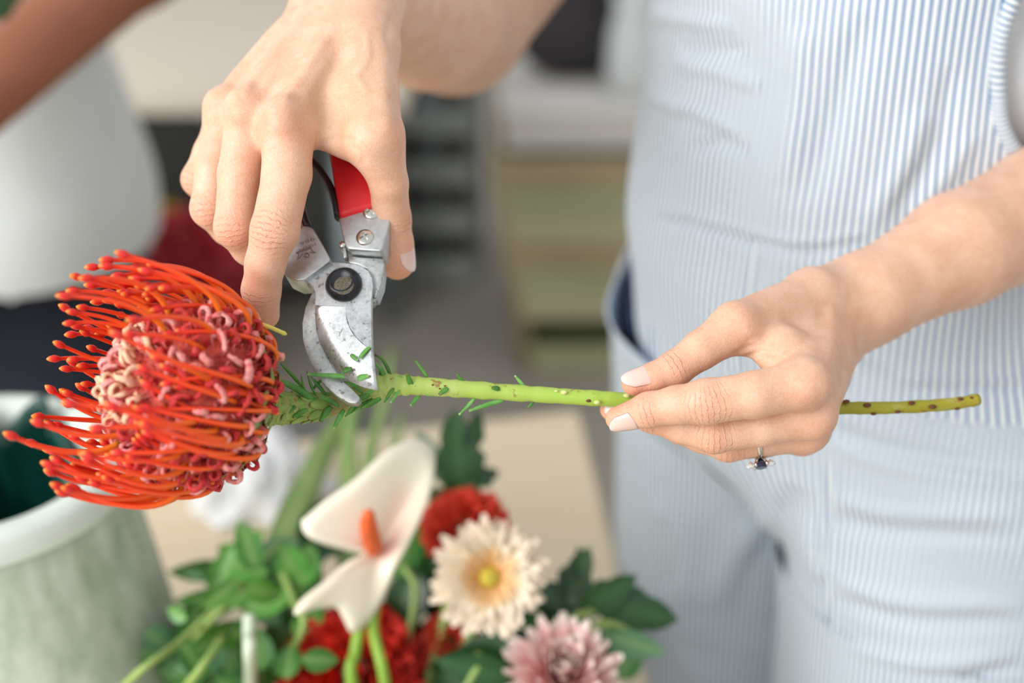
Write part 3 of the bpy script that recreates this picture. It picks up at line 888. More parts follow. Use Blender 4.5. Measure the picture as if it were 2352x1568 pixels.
def leaf_blade(path_mm, width, thick=0.5, cut=False, side=None, cup=0.15):
    """narrow leaf along a camera-space path (mm)"""
    P = catmull(path_mm, 5); n_ = len(P)
    V_, E_ = [], []
    view = np.array([0, 0, -1.0]) if side is None else unit(side)
    for i, p in enumerate(P):
        t = unit(P[min(i + 1, n_ - 1)] - P[max(i - 1, 0)])
        s = unit(np.cross(t, view)); nn = np.cross(s, t)
        u = i / (n_ - 1)
        w = width * (0.55 + 0.45 * math.sin(math.pi * min(u * 1.1, 1) ** 0.8)) if cut else width * (math.sin(math.pi * (0.12 + 0.86 * u)) ** 0.7)
        w = max(w, 0.12) / 2
        for a, h in ((-1, cup), (0, 0.0), (1, cup)):
            V_.append(cam2world(p + s * w * a + nn * (w * h) + nn * thick / 2)); E_.append(1.0 if (u > 0.97 and not cut) else (0.75 if u > 0.93 and cut else 0.0))
        for a, h in ((1, cup), (0, 0.0), (-1, cup)):
            V_.append(cam2world(p + s * w * a * 0.96 + nn * (w * h) - nn * thick / 2)); E_.append(0.0)
    F_ = []
    for i in range(n_ - 1):
        for k in range(6):
            k2 = (k + 1) % 6
            F_.append((i * 6 + k, i * 6 + k2, i * 6 + 6 + k2, i * 6 + 6 + k))
    F_.append(tuple(range(5, -1, -1))); F_.append(tuple((n_ - 1) * 6 + k for k in range(6)))
    return V_, F_, E_
def zl(x, y): return (580 + x * 0.38265, 780 + y * 0.38265)
# (zoomed points base..tip, width in zoomed px, depth mm base, depth tip, stub?)
leafs = [([(955, 275), (925, 200)], 34, 7, 4, 1), ([(1050, 225), (1015, 175), (975, 120)], 24, 11, 12, 1), ([(1280, 270), (1250, 235), (1225, 205)], 24, 11, 10, 1),
         ([(1632, 278), (1600, 245), (1575, 215)], 20, 13, 12, 1), ([(1172, 290), (1120, 330)], 32, 7.5, 6, 1), ([(1482, 296), (1436, 288)], 32, 8.5, 7, 1),
         ([(1002, 335), (975, 365), (948, 395)], 26, 10, 9, 1), ([(1338, 345), (1295, 395), (1240, 450)], 22, 11, 11, 1), ([(1505, 362), (1420, 385), (1298, 425)], 30, 12, 13, 1),
         ([(1692, 350), (1675, 385), (1650, 410)], 20, 13, 13, 1), ([(850, 290), (820, 330), (790, 378)], 22, 6, 5, 0), ([(882, 290), (860, 330), (828, 378)], 24, 7, 6, 1),
         ([(832, 235), (815, 180), (780, 120), (735, 92)], 22, 10, 12, 1), ([(800, 235), (775, 185), (738, 140)], 28, 9, 10, 1), ([(945, 236), (850, 214)], 12, 8, 8, 1),
         ([(300, 285), (240, 215), (166, 138)], 22, 6, 4, 0), ([(405, 385), (310, 320), (230, 275), (95, 218)], 44, 3, -6, 0), ([(610, 222), (480, 216), (330, 208)], 28, -4, -3, 1),
         ([(440, 330), (395, 275), (348, 218)], 24, 4, 1, 0), ([(570, 380), (500, 310), (430, 250)], 28, 3, 2, 1), ([(472, 400), (440, 440), (408, 492)], 46, 1, -2, 1),
         ([(620, 372), (590, 420), (555, 462)], 24, 3, 1, 0), ([(720, 355), (640, 400), (562, 455)], 24, 6, 4, 0), ([(770, 350), (710, 380), (650, 412)], 34, 5, 3, 0),
         ([(548, 420), (520, 470), (486, 535)], 32, 3, 1, 1), ([(330, 350), (305, 280), (290, 208)], 15, 3, 2, 0), ([(660, 318), (600, 270), (545, 250)], 22, 3, 1, 1),
         ([(520, 400), (455, 360), (390, 345)], 30, 1, -2, 0), ([(640, 345), (690, 320), (740, 300)], 26, 3, 3, 1), ([(380, 330), (350, 270), (325, 185)], 14, 3, 1, 0),
         ([(330, 420), (285, 440), (240, 470)], 34, -1, -3, 0), ([(260, 400), (200, 440), (150, 480)], 34, -3, -5, 0), ([(360, 300), (400, 255), (420, 235)], 18, 4, 4, 1),
         ([(750, 270), (770, 210), (760, 150)], 22, 11, 13, 0), ([(1100, 330), (1060, 335), (1030, 330)], 8, 9, 9, 1), ([(700, 330), (660, 345), (610, 352)], 40, 2, 0, 0)]
for pts, w, d0, d1, cut in leafs:
    P = [C(*zl(x, y), d0 + (d1 - d0) * i / (len(pts) - 1)) for i, (x, y) in enumerate(pts)]
    V_, F_, E_ = leaf_blade(P, w * 0.38265 / 5.95, 0.55, bool(cut), side=(random.uniform(-0.3, 0.3), random.uniform(-0.5, 0.5), -1))
    me = mesh('leaf', V_, F_); float_attr(me, 'edge', E_)
    link('leaf', me, M_PLEAF2 if cut and random.random() < 0.5 else M_PLEAF, protea)
# scale leaves round the stem below the head
for i in range(44):
    u = (i + 0.5) / 44; si = u * 3.1 * 8
    i0 = int(si); p = lerp(sp[i0], sp[i0 + 1], si - i0); T = unit(sp[i0 + 1][:3] - sp[i0][:3])
    a = i * 2.399
    e1 = unit(np.cross(T, (0, 0, 1))); e2 = np.cross(T, e1)
    rad = math.cos(a) * e1 + math.sin(a) * e2
    L = random.uniform(6.5, 9.5); b0 = p[:3] + rad * p[3] * 0.85
    path = [b0 + T * 2.0, b0 - T * L * 0.45 + rad * 1.3, b0 - T * L + rad * random.uniform(0.8, 3.0)]
    V_, F_, E_ = leaf_blade(path, random.uniform(4.0, 5.4), 0.5, False, side=rad, cup=-0.3)
    me = mesh('bract', V_, F_); float_attr(me, 'edge', E_)
    link('bract', me, M_BRACT, protea)

# ---- flower head in its own frame: z along the flower's axis
head_base = C(606, 938, -4)
axis = unit(np.array([-0.80, 0.21, -0.50]))
hx = unit(np.cross(axis, (0, 1, 0))); hy = np.cross(axis, hx)
Rw = np.array([cam2world(v + head_base) - cam2world(head_base) for v in (hx, hy, axis)]).T
Rw = Rw / np.linalg.norm(Rw, axis=0)
HM = Matrix.Translation(Vector(cam2world(head_base))) @ Matrix(Rw.tolist()).to_4x4()
prof = np.array([(0, 8), (5, 17), (12, 25), (22, 30.5), (33, 30.5), (43, 25.5), (50, 17.5), (55, 9), (57.5, 0.2)], float)
dome = catmull(prof, 4)
Vd, Fd = lathe_data([(r / 1000, s / 1000) for s, r in dome], 40)
M_CORE = simple_mat('flower_receptacle', (196, 78, 62), 0.8, 0.45, 260, bump=0.5)
head = link('flower_head', mesh('flower_head', Vd, Fd), M_CORE)
head.parent = protea; head.matrix_parent_inverse = parent_world(protea).inverted(); head.matrix_basis = HM
def style_mat():
    t = NT('flower_style')
    f = t.attr('along'); n1 = t.noise(90, 3)
    c = t.ramp(f, [(0.0, srgb(206, 148, 30)), (0.14, srgb(246, 128, 26)), (0.5, srgb(248, 84, 28)), (0.84, srgb(244, 60, 30)), (0.90, srgb(216, 22, 34)), (0.965, srgb(222, 36, 38)), (1.0, srgb(232, 150, 40))])
    c = t.mix(t.math('MULTIPLY', n1, 0.25), c, srgb(250, 96, 40))
    t.set(color=c, rough=0.38, sss=0.15); t.b.inputs['Subsurface Scale'].default_value = 0.001
    return t.m
M_STYLE = style_mat()
def curl_mat(name, a, b):
    t = NT(name)
    n1 = t.noise(500, 3, 0.6); f = t.attr('along')
    t.set(color=t.mix(f, t.ramp(n1, [(0.35, srgb(*a)), (0.65, srgb(*b))]), srgb(*a)), rough=0.75, sss=0.15)
    t.b.inputs['Subsurface Scale'].default_value = 0.001
    return t.m
M_CURL = [curl_mat('perianth_pink', (214, 84, 78), (250, 210, 204)), curl_mat('perianth_red', (186, 28, 40), (226, 84, 76)), curl_mat('perianth_cream', (232, 172, 130), (250, 220, 202))]
def dome_at(s):
    r = np.interp(s, dome[:, 0], dome[:, 1]); e = 0.8
    dr = (np.interp(s + e, dome[:, 0], dome[:, 1]) - np.interp(s - e, dome[:, 0], dome[:, 1])) / (2 * e)
    nn = unit(np.array([1.0, -dr])); return r, nn          # (radial, axial)
def style_mesh(s, seed):
    rg = random.Random(seed)
    r, nn = dome_at(s)
    L = 46.0 * (1.0 - 0.0042 * s) * rg.uniform(0.92, 1.08)
    out = (0.40 - 0.0035 * s) * rg.uniform(0.88, 1.1); fwd = (0.94 - 0.002 * s) * rg.uniform(0.94, 1.05)
    P0 = np.array([r - 1.0, s]); sw = rg.uniform(-0.2, 0.2)
    d0 = unit(nn + np.array([0.25, 0.1]))
    P1 = P0 + d0 * L * out; P2 = P0 + np.array([d0[0] * L * out * 1.05 + 2, L * fwd * 0.55]); P3 = P0 + np.array([d0[0] * L * out * rg.uniform(0.55, 1.05), L * fwd * 0.98])
    path = []
    for t in np.linspace(0, 1, 15):
        q = (1 - t) ** 3 * P0 + 3 * (1 - t) ** 2 * t * P1 + 3 * (1 - t) * t * t * P2 + t ** 3 * P3
        path.append((q[0], sw * L * t * t, q[1]))
    path = np.array(path)
    e = path[-1] - path[-2]; e = e / np.linalg.norm(e)
    path = np.vstack([path, path[-1] + e * 0.8, path[-1] + e * 2.2, path[-1] + e * 4.0, path[-1] + e * 5.2])
    rad = np.concatenate([np.linspace(1.15, 0.82, 15), [1.25, 1.6, 1.15, 0.35]])
    V_, F_ = tube_data(path / 1000, rad / 1000, 6)
    m = mesh('style', V_, F_)
    float_attr(m, 'along', np.repeat(np.concatenate([np.linspace(0, 0.87, 15), [0.90, 0.94, 0.975, 1.0]]), 6))
    m.materials.append(M_STYLE)
    return m
def curl_mesh(seed, mat):
    rg = random.Random(seed)
    R0 = rg.uniform(2.0, 3.0); turn = rg.uniform(3.6, 5.4)
    path, rad = [(0, 0, -1.0)], [0.9]
    for t in np.linspace(0, 1, 12):
        a = turn * t; rr = R0 * (1 - 0.35 * t)
        path.append((rr * (1 - math.cos(a)) * 0.9, rg.uniform(-0.1, 0.1) + t * 1.2, 3.4 + rr * math.sin(a))); rad.append((0.95 - 0.4 * t) * rg.uniform(0.75, 1.2))
    V_, F_ = tube_data(np.array(path) / 1000, np.array(rad) / 1000, 6)
    m = mesh('perianth', V_, F_); float_attr(m, 'along', np.repeat(np.linspace(0, 1, 13), 6)); m.materials.append(mat)
    return m
def put(me, name, M, parent):
    o = bpy.data.objects.new(name, me); COL.objects.link(o); o.parent = parent; o.matrix_basis = M
    return o
NST = 215
to_cam = HM.inverted().to_3x3() @ (cam.matrix_basis.to_3x3() @ Vector((0, 0, 1)))
phi_cam = math.atan2(to_cam.y, to_cam.x)
cache = {}
for i in range(NST):
    s = 5 + 44.0 * ((i + 0.5) / NST) ** 0.92
    ringk = int(s / 4.0); key = (ringk, i % 3)
    if key not in cache: cache[key] = style_mesh(ringk * 4.0 + 2.0, ringk * 10 + i % 3)
    a = i * 2.39996 + random.uniform(-0.12, 0.12)
    off_ = abs((a - phi_cam + math.pi) % (2 * math.pi) - math.pi)      # the side that was thinned by handling
    if off_ < 1.0 and random.random() < (0.6 if s > 14 else 0.2): continue
    if s > 34 and random.random() < 0.6: continue
    M = Matrix.Rotation(a, 4, 'Z') @ Matrix.Translation((0, 0, (s - ringk * 4.0 - 2.0) / 1000)) @ Matrix.Scale(random.uniform(0.86, 1.06), 4) @ Matrix.Rotation(random.uniform(-0.05, 0.05), 4, 'X') @ Matrix.Rotation(random.uniform(-0.06, 0.04), 4, 'Y')
    put(cache[key], 'style', M, head)
cm = [curl_mesh(k, M_CURL[0]) for k in range(5)] + [curl_mesh(k + 9, M_CURL[1]) for k in range(4)] + [curl_mesh(k + 20, M_CURL[2]) for k in range(4)]
NC = 290
for i in range(NC):
    s = 7 + 50.0 * ((i + 0.5) / NC) ** 0.9
    r, nn = dome_at(min(s, 56.5))
    a = i * 2.39996 + 1.1
    k = random.choice((9, 10, 11, 12, 0, 1)) if s > 50 else random.choice((0, 1, 2, 3, 4, 5, 6, 7, 8, 5, 6))
    zax = Vector((nn[0], 0, nn[1])); xax = Vector((-nn[1], 0, nn[0])); yax = zax.cross(xax)
    Rm = Matrix((xax, yax, zax)).transposed().to_4x4()
    M = Matrix.Rotation(a, 4, 'Z') @ Matrix.Translation((r / 1000, 0, min(s, 57) / 1000)) @ Rm @ Matrix.Rotation(random.uniform(-1.6, 1.6), 4, 'Z') @ Matrix.Rotation(random.uniform(-0.6, 0.6), 4, 'X') @ Matrix.Diagonal((random.uniform(1.0, 1.7), random.uniform(0.9, 1.8), random.uniform(0.7, 1.3), 1))
    put(cm[k], 'perianth', M, head)
# short woolly hairs between the florets, past counting
rgw = random.Random(77); V_, F_, A_ = [], [], []
for i in range(2600):
    s = 5 + 52 * rgw.random() ** 0.85; r, nn = dome_at(min(s, 56)); a = rgw.uniform(0, 2 * math.pi)
    e = np.array([math.cos(a), math.sin(a), 0]); t_ = np.array([-math.sin(a), math.cos(a), 0]); nz = e * nn[0] + np.array([0, 0, nn[1]])
    b = e * r + np.array([0, 0, s]); L = rgw.uniform(2.5, 5.5); d_ = unit(nz + t_ * rgw.uniform(-0.9, 0.9) + np.array([0, 0, rgw.uniform(-0.2, 0.9)])); w_ = unit(np.cross(d_, nz + 0.01)) * rgw.uniform(0.3, 0.6); k0 = len(V_)
    for u, ww in ((0, 1.0), (0.5, 0.9), (1.0, 0.25)):
        p = b + d_ * L * u + nz * 0.8 * u * u
        V_ += [(p - w_ * ww) / 1000, (p + w_ * ww) / 1000]; A_ += [u * rgw.random()] * 2
    F_ += [(k0, k0 + 1, k0 + 3, k0 + 2), (k0 + 2, k0 + 3, k0 + 5, k0 + 4)]
me = mesh('floret_wool', V_, F_); float_attr(me, 'along', 1 - np.array(A_)); me.materials.append(M_CURL[0])
wool = put(me, 'floret_wool', Matrix.Identity(4), head); wool['kind'] = 'stuff'
# leaf scars along the stem
M_SCAR = simple_mat('leaf_scar', (104, 62, 34), 0.8, 0.3, 300); M_SCAR2 = simple_mat('pale_leaf_scar', (206, 214, 140), 0.6, 0.2, 300)
for x, y, dz_, r, pale in ((1944, 922, 26, 1.5, 0), (1992, 930, 27, 1.7, 0), (2006, 950, 29, 1.2, 0), (2094, 925, 30, 1.5, 0), (2142, 934, 31, 1.7, 0), (2062, 946, 30, 1.2, 0), (2206, 916, 35, 1.4, 0), (2198, 938, 35, 1.2, 0), (2232, 914, 36, 1.3, 0),
                           (1296, 901, 9.5, 1.5, 1), (1372, 924, 10.5, 1.5, 1), (1352, 920, 10.5, 1.1, 0), (1440, 908, 11, 1.6, 1), (1278, 898, 10, 0.9, 1), (1010, 892, 6.6, 0.5, 0), (1022, 886, 6.8, 0.5, 0), (994, 884, 6.8, 0.5, 0)):
    V_, F_ = lathe_data([(0.0001, -r * 0.6), (r * 0.75, -r * 0.4), (r, 0), (r * 0.75, r * 0.4), (0.0001, r * 0.6)], 8); c_ = C(x, y, dz_)
    link('leaf_scar', mesh('leaf_scar', [cam2world(c_ + np.array([vx, vz, vy * 0.8])) for vx, vy, vz in V_], F_), M_SCAR2 if pale else M_SCAR, protea)
# bracts that cup the base of the head
bme = []
for k in range(4):
    V_, F_ = [], []
    for j in range(7):
        t = j / 6; w = (3.6 * math.sin(math.pi * (0.2 + 0.75 * t)) ** 0.8) * (1 if t < 0.98 else 0.2)
        for x, h in ((-w, 0.5 * w), (0, 0), (w, 0.5 * w)): V_.append(((1.2 + 1.0 * math.sin(t * 2.4) - h * 0.35 + 0.4 * k * t) / 1000, x / 1000, 13 * t / 1000))
    for j in range(6):
        for x in range(2): F_.append((j * 3 + x, j * 3 + x + 1, j * 3 + x + 4, j * 3 + x + 3))
    m = mesh('cup_bract', V_, F_); float_attr(m, 'edge', np.repeat([0, 0, 0, 0, 0, 0.4, 1.0], 3)); m.materials.append(M_BRACT); bme.append(m)
for i in range(46):
    s = 0.5 + 9.5 * i / 46; r, nn = dome_at(s + 2)
    tilt = math.atan2(nn[1], nn[0])
    M = Matrix.Rotation(i * 2.39996, 4, 'Z') @ Matrix.Translation((r / 1000 * 0.93, 0, s / 1000)) @ Matrix.Rotation(-tilt, 4, 'Y')
    put(bme[i % 4], 'cup_bract', M, head)
# a loose style flopped over the rim towards the fingertip and one bent into a loop
def loose(pts, yellow):
    P = catmull([C(*q) for q in pts], 6); n_ = len(P)
    V_, F_ = tube_data(cam2world(P), np.concatenate([np.full(n_ - 2, 0.0009), [0.0010, 0.0005]]), 6)
    m = mesh('style', V_, F_); float_attr(m, 'along', np.repeat(np.linspace(0.7, 0.02, n_) if yellow else np.linspace(0.5, 0.12, n_), 6))
    link('style', m, M_STYLE, head)
def yel():
    t = NT('style_yellow'); t.set(color=t.ramp(t.attr('along'), [(0.0, srgb(214, 214, 96)), (0.3, srgb(238, 214, 110)), (0.6, srgb(240, 90, 40))]), rough=0.4); return t.m
loose([(548, 716, -18), (585, 738, -16), (622, 752, -12), (658, 768, -9)], True)
head.children[-1].data.materials[0] = yel()
loose([(590, 745, -14), (622, 772, -11), (632, 800, -9), (618, 820, -9)], False)
# ================================================================ the florist's clothes
def project(Pw):
    c = w2c(Pw); return 1176 + c[:, 0] / c[:, 2] * FPX, 784 - c[:, 1] / c[:, 2] * FPX
LEG_F, LEG_N = (0.168, 0.895), (0.268, 0.712)
def f_garment(p):
    k = [((TX, TY, 1.06), (TX + 0.005, TY, 1.42), 136, 144, 25), ((TX, TY, 1.0), (TX, TY, 1.08), 139, 136, 40),
         ((LEG_F[0], LEG_F[1] - 0.01, 0.95), (LEG_F[0] + 0.01, LEG_F[1], 0.10), 96, 84, 12), ((LEG_N[0], LEG_N[1], 0.95), (LEG_N[0] + 0.015, LEG_N[1] + 0.01, 0.10), 110, 88, 12)]
    e = [f_cone(p, np.array(a) * 1000, np.array(b) * 1000, ra, rb) for a, b, ra, rb, kk in k]
    return smin(smin(e[0], e[1], 40), smin(e[2], e[3], 5), 34)
# creases read off the photograph: polyline in pixels, height mm, half width px
FOLDS = [([(1480, 30), (1580, 48), (1690, 62)], 2.6, 16), ([(1560, 110), (1650, 118), (1720, 116)], -2.2, 14), ([(1540, 140), (1640, 165), (1745, 200)], 2.6, 17),
         ([(1490, 222), (1590, 258), (1700, 318)], 3.4, 16), ([(1580, 345), (1650, 330), (1715, 345)], -2.8, 12), ([(1560, 255), (1650, 300), (1690, 325)], -2.2, 14),
         ([(1850, 60), (1830, 200), (1800, 420)], 3.0, 34), ([(1990, 40), (1930, 220), (1850, 470)], -3.2, 36), ([(2120, 250), (2080, 380), (1990, 520)], 3.4, 30),
         ([(2190, 150), (2150, 330), (2060, 500)], -2.6, 26), ([(2240, 300), (2180, 400), (2090, 510)], 2.2, 18),
         ([(1500, 500), (1600, 520), (1735, 556), (1860, 575), (2010, 552)], -3.6, 9), ([(1500, 485), (1600, 505), (1735, 541), (1860, 555), (2010, 532)], 2.2, 9),
         ([(1735, 556), (1720, 700), (1705, 860)], 1.8, 9),
         ([(1880, 980), (1990, 1020), (2120, 1050), (2352, 1082)], -3.6, 22), ([(1900, 1010), (2030, 1060), (2200, 1090), (2352, 1110)], 2.4, 16),
         ([(1915, 1140), (2050, 1180), (2352, 1180)], 2.2, 18), ([(1915, 1190), (2050, 1225), (2352, 1232)], -2.6, 20), ([(1925, 1330), (2080, 1380), (2352, 1400)], 2.8, 20),
         ([(1925, 1375), (2100, 1425), (2352, 1440)], -2.6, 20), ([(1915, 1480), (2080, 1520), (2352, 1510)], 2.8, 20), ([(1915, 1545), (2120, 1575), (2352, 1530)], -3.0, 18),
         ([(1912, 1060), (1905, 1250), (1915, 1568)], 2.2, 8), ([(1895, 1060), (1890, 1250), (1898, 1568)], -1.6, 8),
         ([(2060, 868), (2200, 876), (2352, 880)], 2.6, 9), ([(2060, 885), (2200, 893), (2352, 897)], -2.2, 8), ([(1950, 800), (2060, 850), (2200, 905)], 1.6, 14),
         ([(1790, 1180), (1700, 1260), (1640, 1400)], 4.5, 40), ([(1830, 1120), (1790, 1230), (1775, 1330)], -5.0, 34), ([(1480, 1150), (1560, 1230), (1590, 1400)], 4.0, 40),
         ([(1450, 1240), (1500, 1290), (1560, 1330)], -4.0, 26), ([(1850, 1180), (1880, 1290), (1900, 1330)], 3.0, 24), ([(1930, 560), (1925, 700), (1990, 840)], 2.0, 20)]
def stripe_mat(name, white, blue, duty=0.0):
    t = NT(name)
    s = t.attr('stripe')
    n1 = t.noise(60, 3); wv = t.noise(2600, 2, 0.7)
    ph = t.math('ADD', t.math('MULTIPLY', s, 2 * math.pi), t.math('MULTIPLY', n1, 0.5))
    w = t.math('ADD', t.math('SINE', ph), duty)
    f = t.ramp(t.math('ADD', t.math('MULTIPLY', w, 0.5), 0.5), [(0.42, (0, 0, 0, 1)), (0.58, (1, 1, 1, 1))])
    c = t.mix(f, srgb(*blue), srgb(*white))
    c = t.mix(0.16, c, t.ramp(wv, [(0.3, srgb(120, 140, 165)), (0.7, srgb(255, 255, 250))]))
    t.set(color=c, rough=0.85, sheen=0.15)
    t.bump(wv, 0.2, 0.0004)
    return t.m
M_STRIPE = stripe_mat('ticking_stripe_cotton', (232, 239, 238), (64, 108, 160), 0.22)
M_STRIPE_IN = simple_mat('blue_cotton_lining', (98, 130, 178), 0.9, 0.15, 200)
M_TEE = simple_mat('white_jersey', (226, 228, 230), 0.9, 0.04, 120)
PERIOD = 3.9
def stripe_coord(P):
    """arc length round the part of the garment a point belongs to, in stripe periods"""
    x, y, z = P[:, 0] / 1000, P[:, 1] / 1000, P[:, 2] / 1000
    def arc(cx, cy, r): return np.arctan2(x - cx, -(y - cy)) * r * 1000
    st = arc(TX, TY, 0.138)
    df = np.hypot(x - LEG_F[0], y - LEG_F[1]) - 0.096; dn = np.hypot(x - LEG_N[0], y - LEG_N[1]) - 0.110
    sl = np.where(df < dn, arc(LEG_F[0], LEG_F[1], 0.096), arc(LEG_N[0], LEG_N[1], 0.110) + 40)
    return np.where(z > 1.005, st, sl) / PERIOD
lo, hi = (30, 560, 730), (440, 960, 1400)
vg, qg = isosurface(f_garment, lo, hi, 3.0, slack=6)
ng = sdf_grad(f_garment, vg, 1.0, 60)
sg = stripe_coord(vg)
px, py = project(vg / 1000)
front = np.clip(-(ng * unit(np.array([TX, TY, 0]))).sum(1) * 4 + 0.6, 0, 1)
disp = np.zeros(len(vg))
for poly, amp, wd in FOLDS:
    d, al = seg_dist(px, py, poly)
    disp += amp * np.exp(-(d / wd) ** 2) * np.clip(np.minimum(al, 1 - al) * 5, 0, 1) ** 0.6
P = vg / 1000
soft = 1.8 * np.sin(P[:, 2] * 31 + 2.0 * np.sin(P[:, 0] * 23)) * np.sin(P[:, 0] * 37 + P[:, 2] * 9) + 1.0 * np.sin(P[:, 2] * 70 + P[:, 0] * 41)
vg = vg + ng * (disp * front + soft)[:, None]
# cut the arm hole
ARM = [(2352, -60), (2312, 40), (2294, 130), (2294, 230), (2306, 300), (2345, 362), (2420, 420)]
arm = catmull(ARM, 6)
bx = np.interp(py, arm[:, 1], arm[:, 0])
drop = (py < 420) & (px > bx) & (front > 0.05)
keepq = ~drop[qg].any(axis=1)
vl2, ql2 = isosurface(f_garment, (30, 560, 95), (440, 960, 745), 8.0, slack=10)
Vg = np.concatenate([vg, vl2]); Qg = np.concatenate([qg[keepq], ql2 + len(vg)])
me = np_mesh('dungarees', Vg / 1000, Qg)
float_attr(me, 'stripe', np.concatenate([sg, stripe_coord(vl2)]))
dung = link('dungarees', me, M_STRIPE, person)
dung['label'] = 'blue and white ticking-stripe dungarees'
# bound edge of the arm hole: a twisted striped cord lying on the cloth
def on_garment(pxl, lift=0.0):
    """first hit of the pixel ray with the garment (world m)"""
    r = np.array([cam2world(C(x, y, 0)) for x, y in pxl]); o = np.array([0, 0, CAM_Z]); dr = r - o; dr /= np.linalg.norm(dr, axis=1)[:, None]
    t = np.full(len(r), 0.45)
    for _ in range(60):
        d = f_garment(((o + dr * t[:, None]) * 1000).astype(np.float32)); t = t + np.maximum(d - lift, -5) / 1000 * 0.9
    return o + dr * t[:, None]
cord_pts = on_garment(arm[::2][:-3], 1.0)
cp = catmull(cord_pts, 6)
V_, F_ = tube_data(cp, 0.0036, 10)
ph = np.linspace(0, len(cp) * 0.35, len(cp))
me = mesh('armhole_binding', V_, F_); float_attr(me, 'stripe', np.repeat(ph, 10) + np.tile(np.arange(10) / 10.0, len(cp)))
link('armhole_binding', me, M_STRIPE, dung)
# hip pocket standing off the far side
def garment_r(th, z):
    dirv = np.array([math.sin(th), -math.cos(th), 0]); t = 0.30
    for _ in range(40):
        t -= float(f_garment((np.array([[TX, TY, z]]) + dirv * t).astype(np.float32) * 1000)[0]) / 1000 * 0.9
    return t, dirv
V_, st_ = [], []
nth, nz = 17, 17
for j in range(nz):
    v = j / (nz - 1)
    for i in range(nth):
        u = i / (nth - 1)
        th = math.radians(-128 + 66 * u); ztop = 0.982 + 0.014 * (1 - u) - 0.006 * math.sin(u * math.pi); z = ztop - 0.10 * v
        r, dv = garment_r(th, z)
        off = 0.003 + 0.015 * math.exp(-((u - 0.42) / 0.30) ** 2) * (1 - v) ** 0.8
        p = np.array([TX, TY, z]) + dv * (r + off); V_.append(p); st_.append(math.radians(1) * (-128 + 66 * u) * 150 / PERIOD)
F_ = [(j * nth + i, j * nth + i + 1, (j + 1) * nth + i + 1, (j + 1) * nth + i) for j in range(nz - 1) for i in range(nth - 1)]
me = mesh('pocket', V_, F_); float_attr(me, 'stripe', st_)
pk = link('pocket', me, M_STRIPE, dung)
md = pk.modifiers.new('thickness', 'SOLIDIFY'); md.thickness = 0.0016; md.offset = 1
# lining seen inside the pocket mouth
V2, F2 = [], []
for i in range(nth):
    u = i / (nth - 1); th = math.radians(-128 + 66 * u); z = 0.982 + 0.014 * (1 - u) - 0.006 * math.sin(u * math.pi)
    for dz_ in (0.002, -0.05):
        r, dv = garment_r(th, z + dz_); V2.append(np.array([TX, TY, z + dz_]) + dv * (r + 0.0026))
F2 = [(2 * i, 2 * i + 1, 2 * i + 3, 2 * i + 2) for i in range(nth - 1)]
link('pocket_lining', mesh('pocket_lining', V2, F2), M_STRIPE_IN, dung)
# white tee: chest under the bib and the sleeve on the near arm
def f_tee(p):
    sl, sr = (cam2world(C(*q)) * 1000 for q in (SHOULDER_L, SHOULDER_R)); el = cam2world(C(*ELBOW_L)) * 1000
    d = f_cone(p, (TX * 1000, TY * 1000, 1080), (TX * 1000 + 5, TY * 1000, 1360), 124, 122)
    d = smin(d, f_cone(p, (TX * 1000, TY * 1000, 1350), sl, 80, 58), 40); d = smin(d, f_cone(p, (TX * 1000, TY * 1000, 1350), sr, 80, 58), 40)
    d = smin(d, f_cone(p, sl, lerp(sl, el, 0.76), 58, 54), 25)
    er = cam2world(C(*ELBOW_R)) * 1000
    return smin(d, f_cone(p, sr, lerp(sr, er, 0.55), 58, 54), 25)
vt, qt = isosurface(f_tee, (-80, 400, 1000), (520, 1150, 1480), 6.0, slack=10)
pt = vt / 1000; nt = sdf_grad(f_tee, vt, 1.5, 80)
vt = vt + nt * (2.5 * np.sin(pt[:, 2] * 60 + pt[:, 0] * 30))[:, None]
tee = link('tee_shirt', np_mesh('tee_shirt', vt / 1000, qt), M_TEE, person)
tee['label'] = 'white short-sleeved tee shirt'
# shoes and hair, out of the frame
M_SHOE = simple_mat('white_canvas', (220, 220, 216), 0.8); M_HAIR = simple_mat('dark_brown_hair', (52, 36, 28), 0.5, 0.3, 300, stretch=(1, 1, 0.1))
for (x, y) in ((TX - 0.02, TY + 0.11), (TX + 0.06, TY - 0.03)):
    f_sh = lambda p, x=x, y=y: smin(f_cone(p, (x * 1000, y * 1000, 42), (x * 1000 - 150, y * 1000 - 100, 32), 42, 32), f_cone(p, (x * 1000, y * 1000, 40), (x * 1000, y * 1000, 90), 42, 40), 20)
    vs_, qs_ = isosurface(f_sh, (x * 1000 - 230, y * 1000 - 180, -10), (x * 1000 + 80, y * 1000 + 80, 160), 8.0, slack=10)
    vs_[:, 2] = np.maximum(vs_[:, 2], 0)
    link('shoe', np_mesh('shoe', vs_ / 1000, qs_), M_SHOE, person)
hw = np.array([TX - 0.02, TY + 0.0, 1.71]) * 1000
f_hr = lambda p: smin(f_ell(p, hw, (96, 96, 110)), f_ell(p, hw + np.array([70, 60, 70]), (50, 50, 45)), 20)
vh, qh = isosurface(f_hr, hw - 200, hw + 200, 8.0, slack=10)
face = ((vh - hw) @ unit((-0.78, -0.55, -0.35))) > 34
qh = qh[~face[qh].any(axis=1)]
hair = link('hair', np_mesh('hair', vh / 1000, qh), M_HAIR, person)
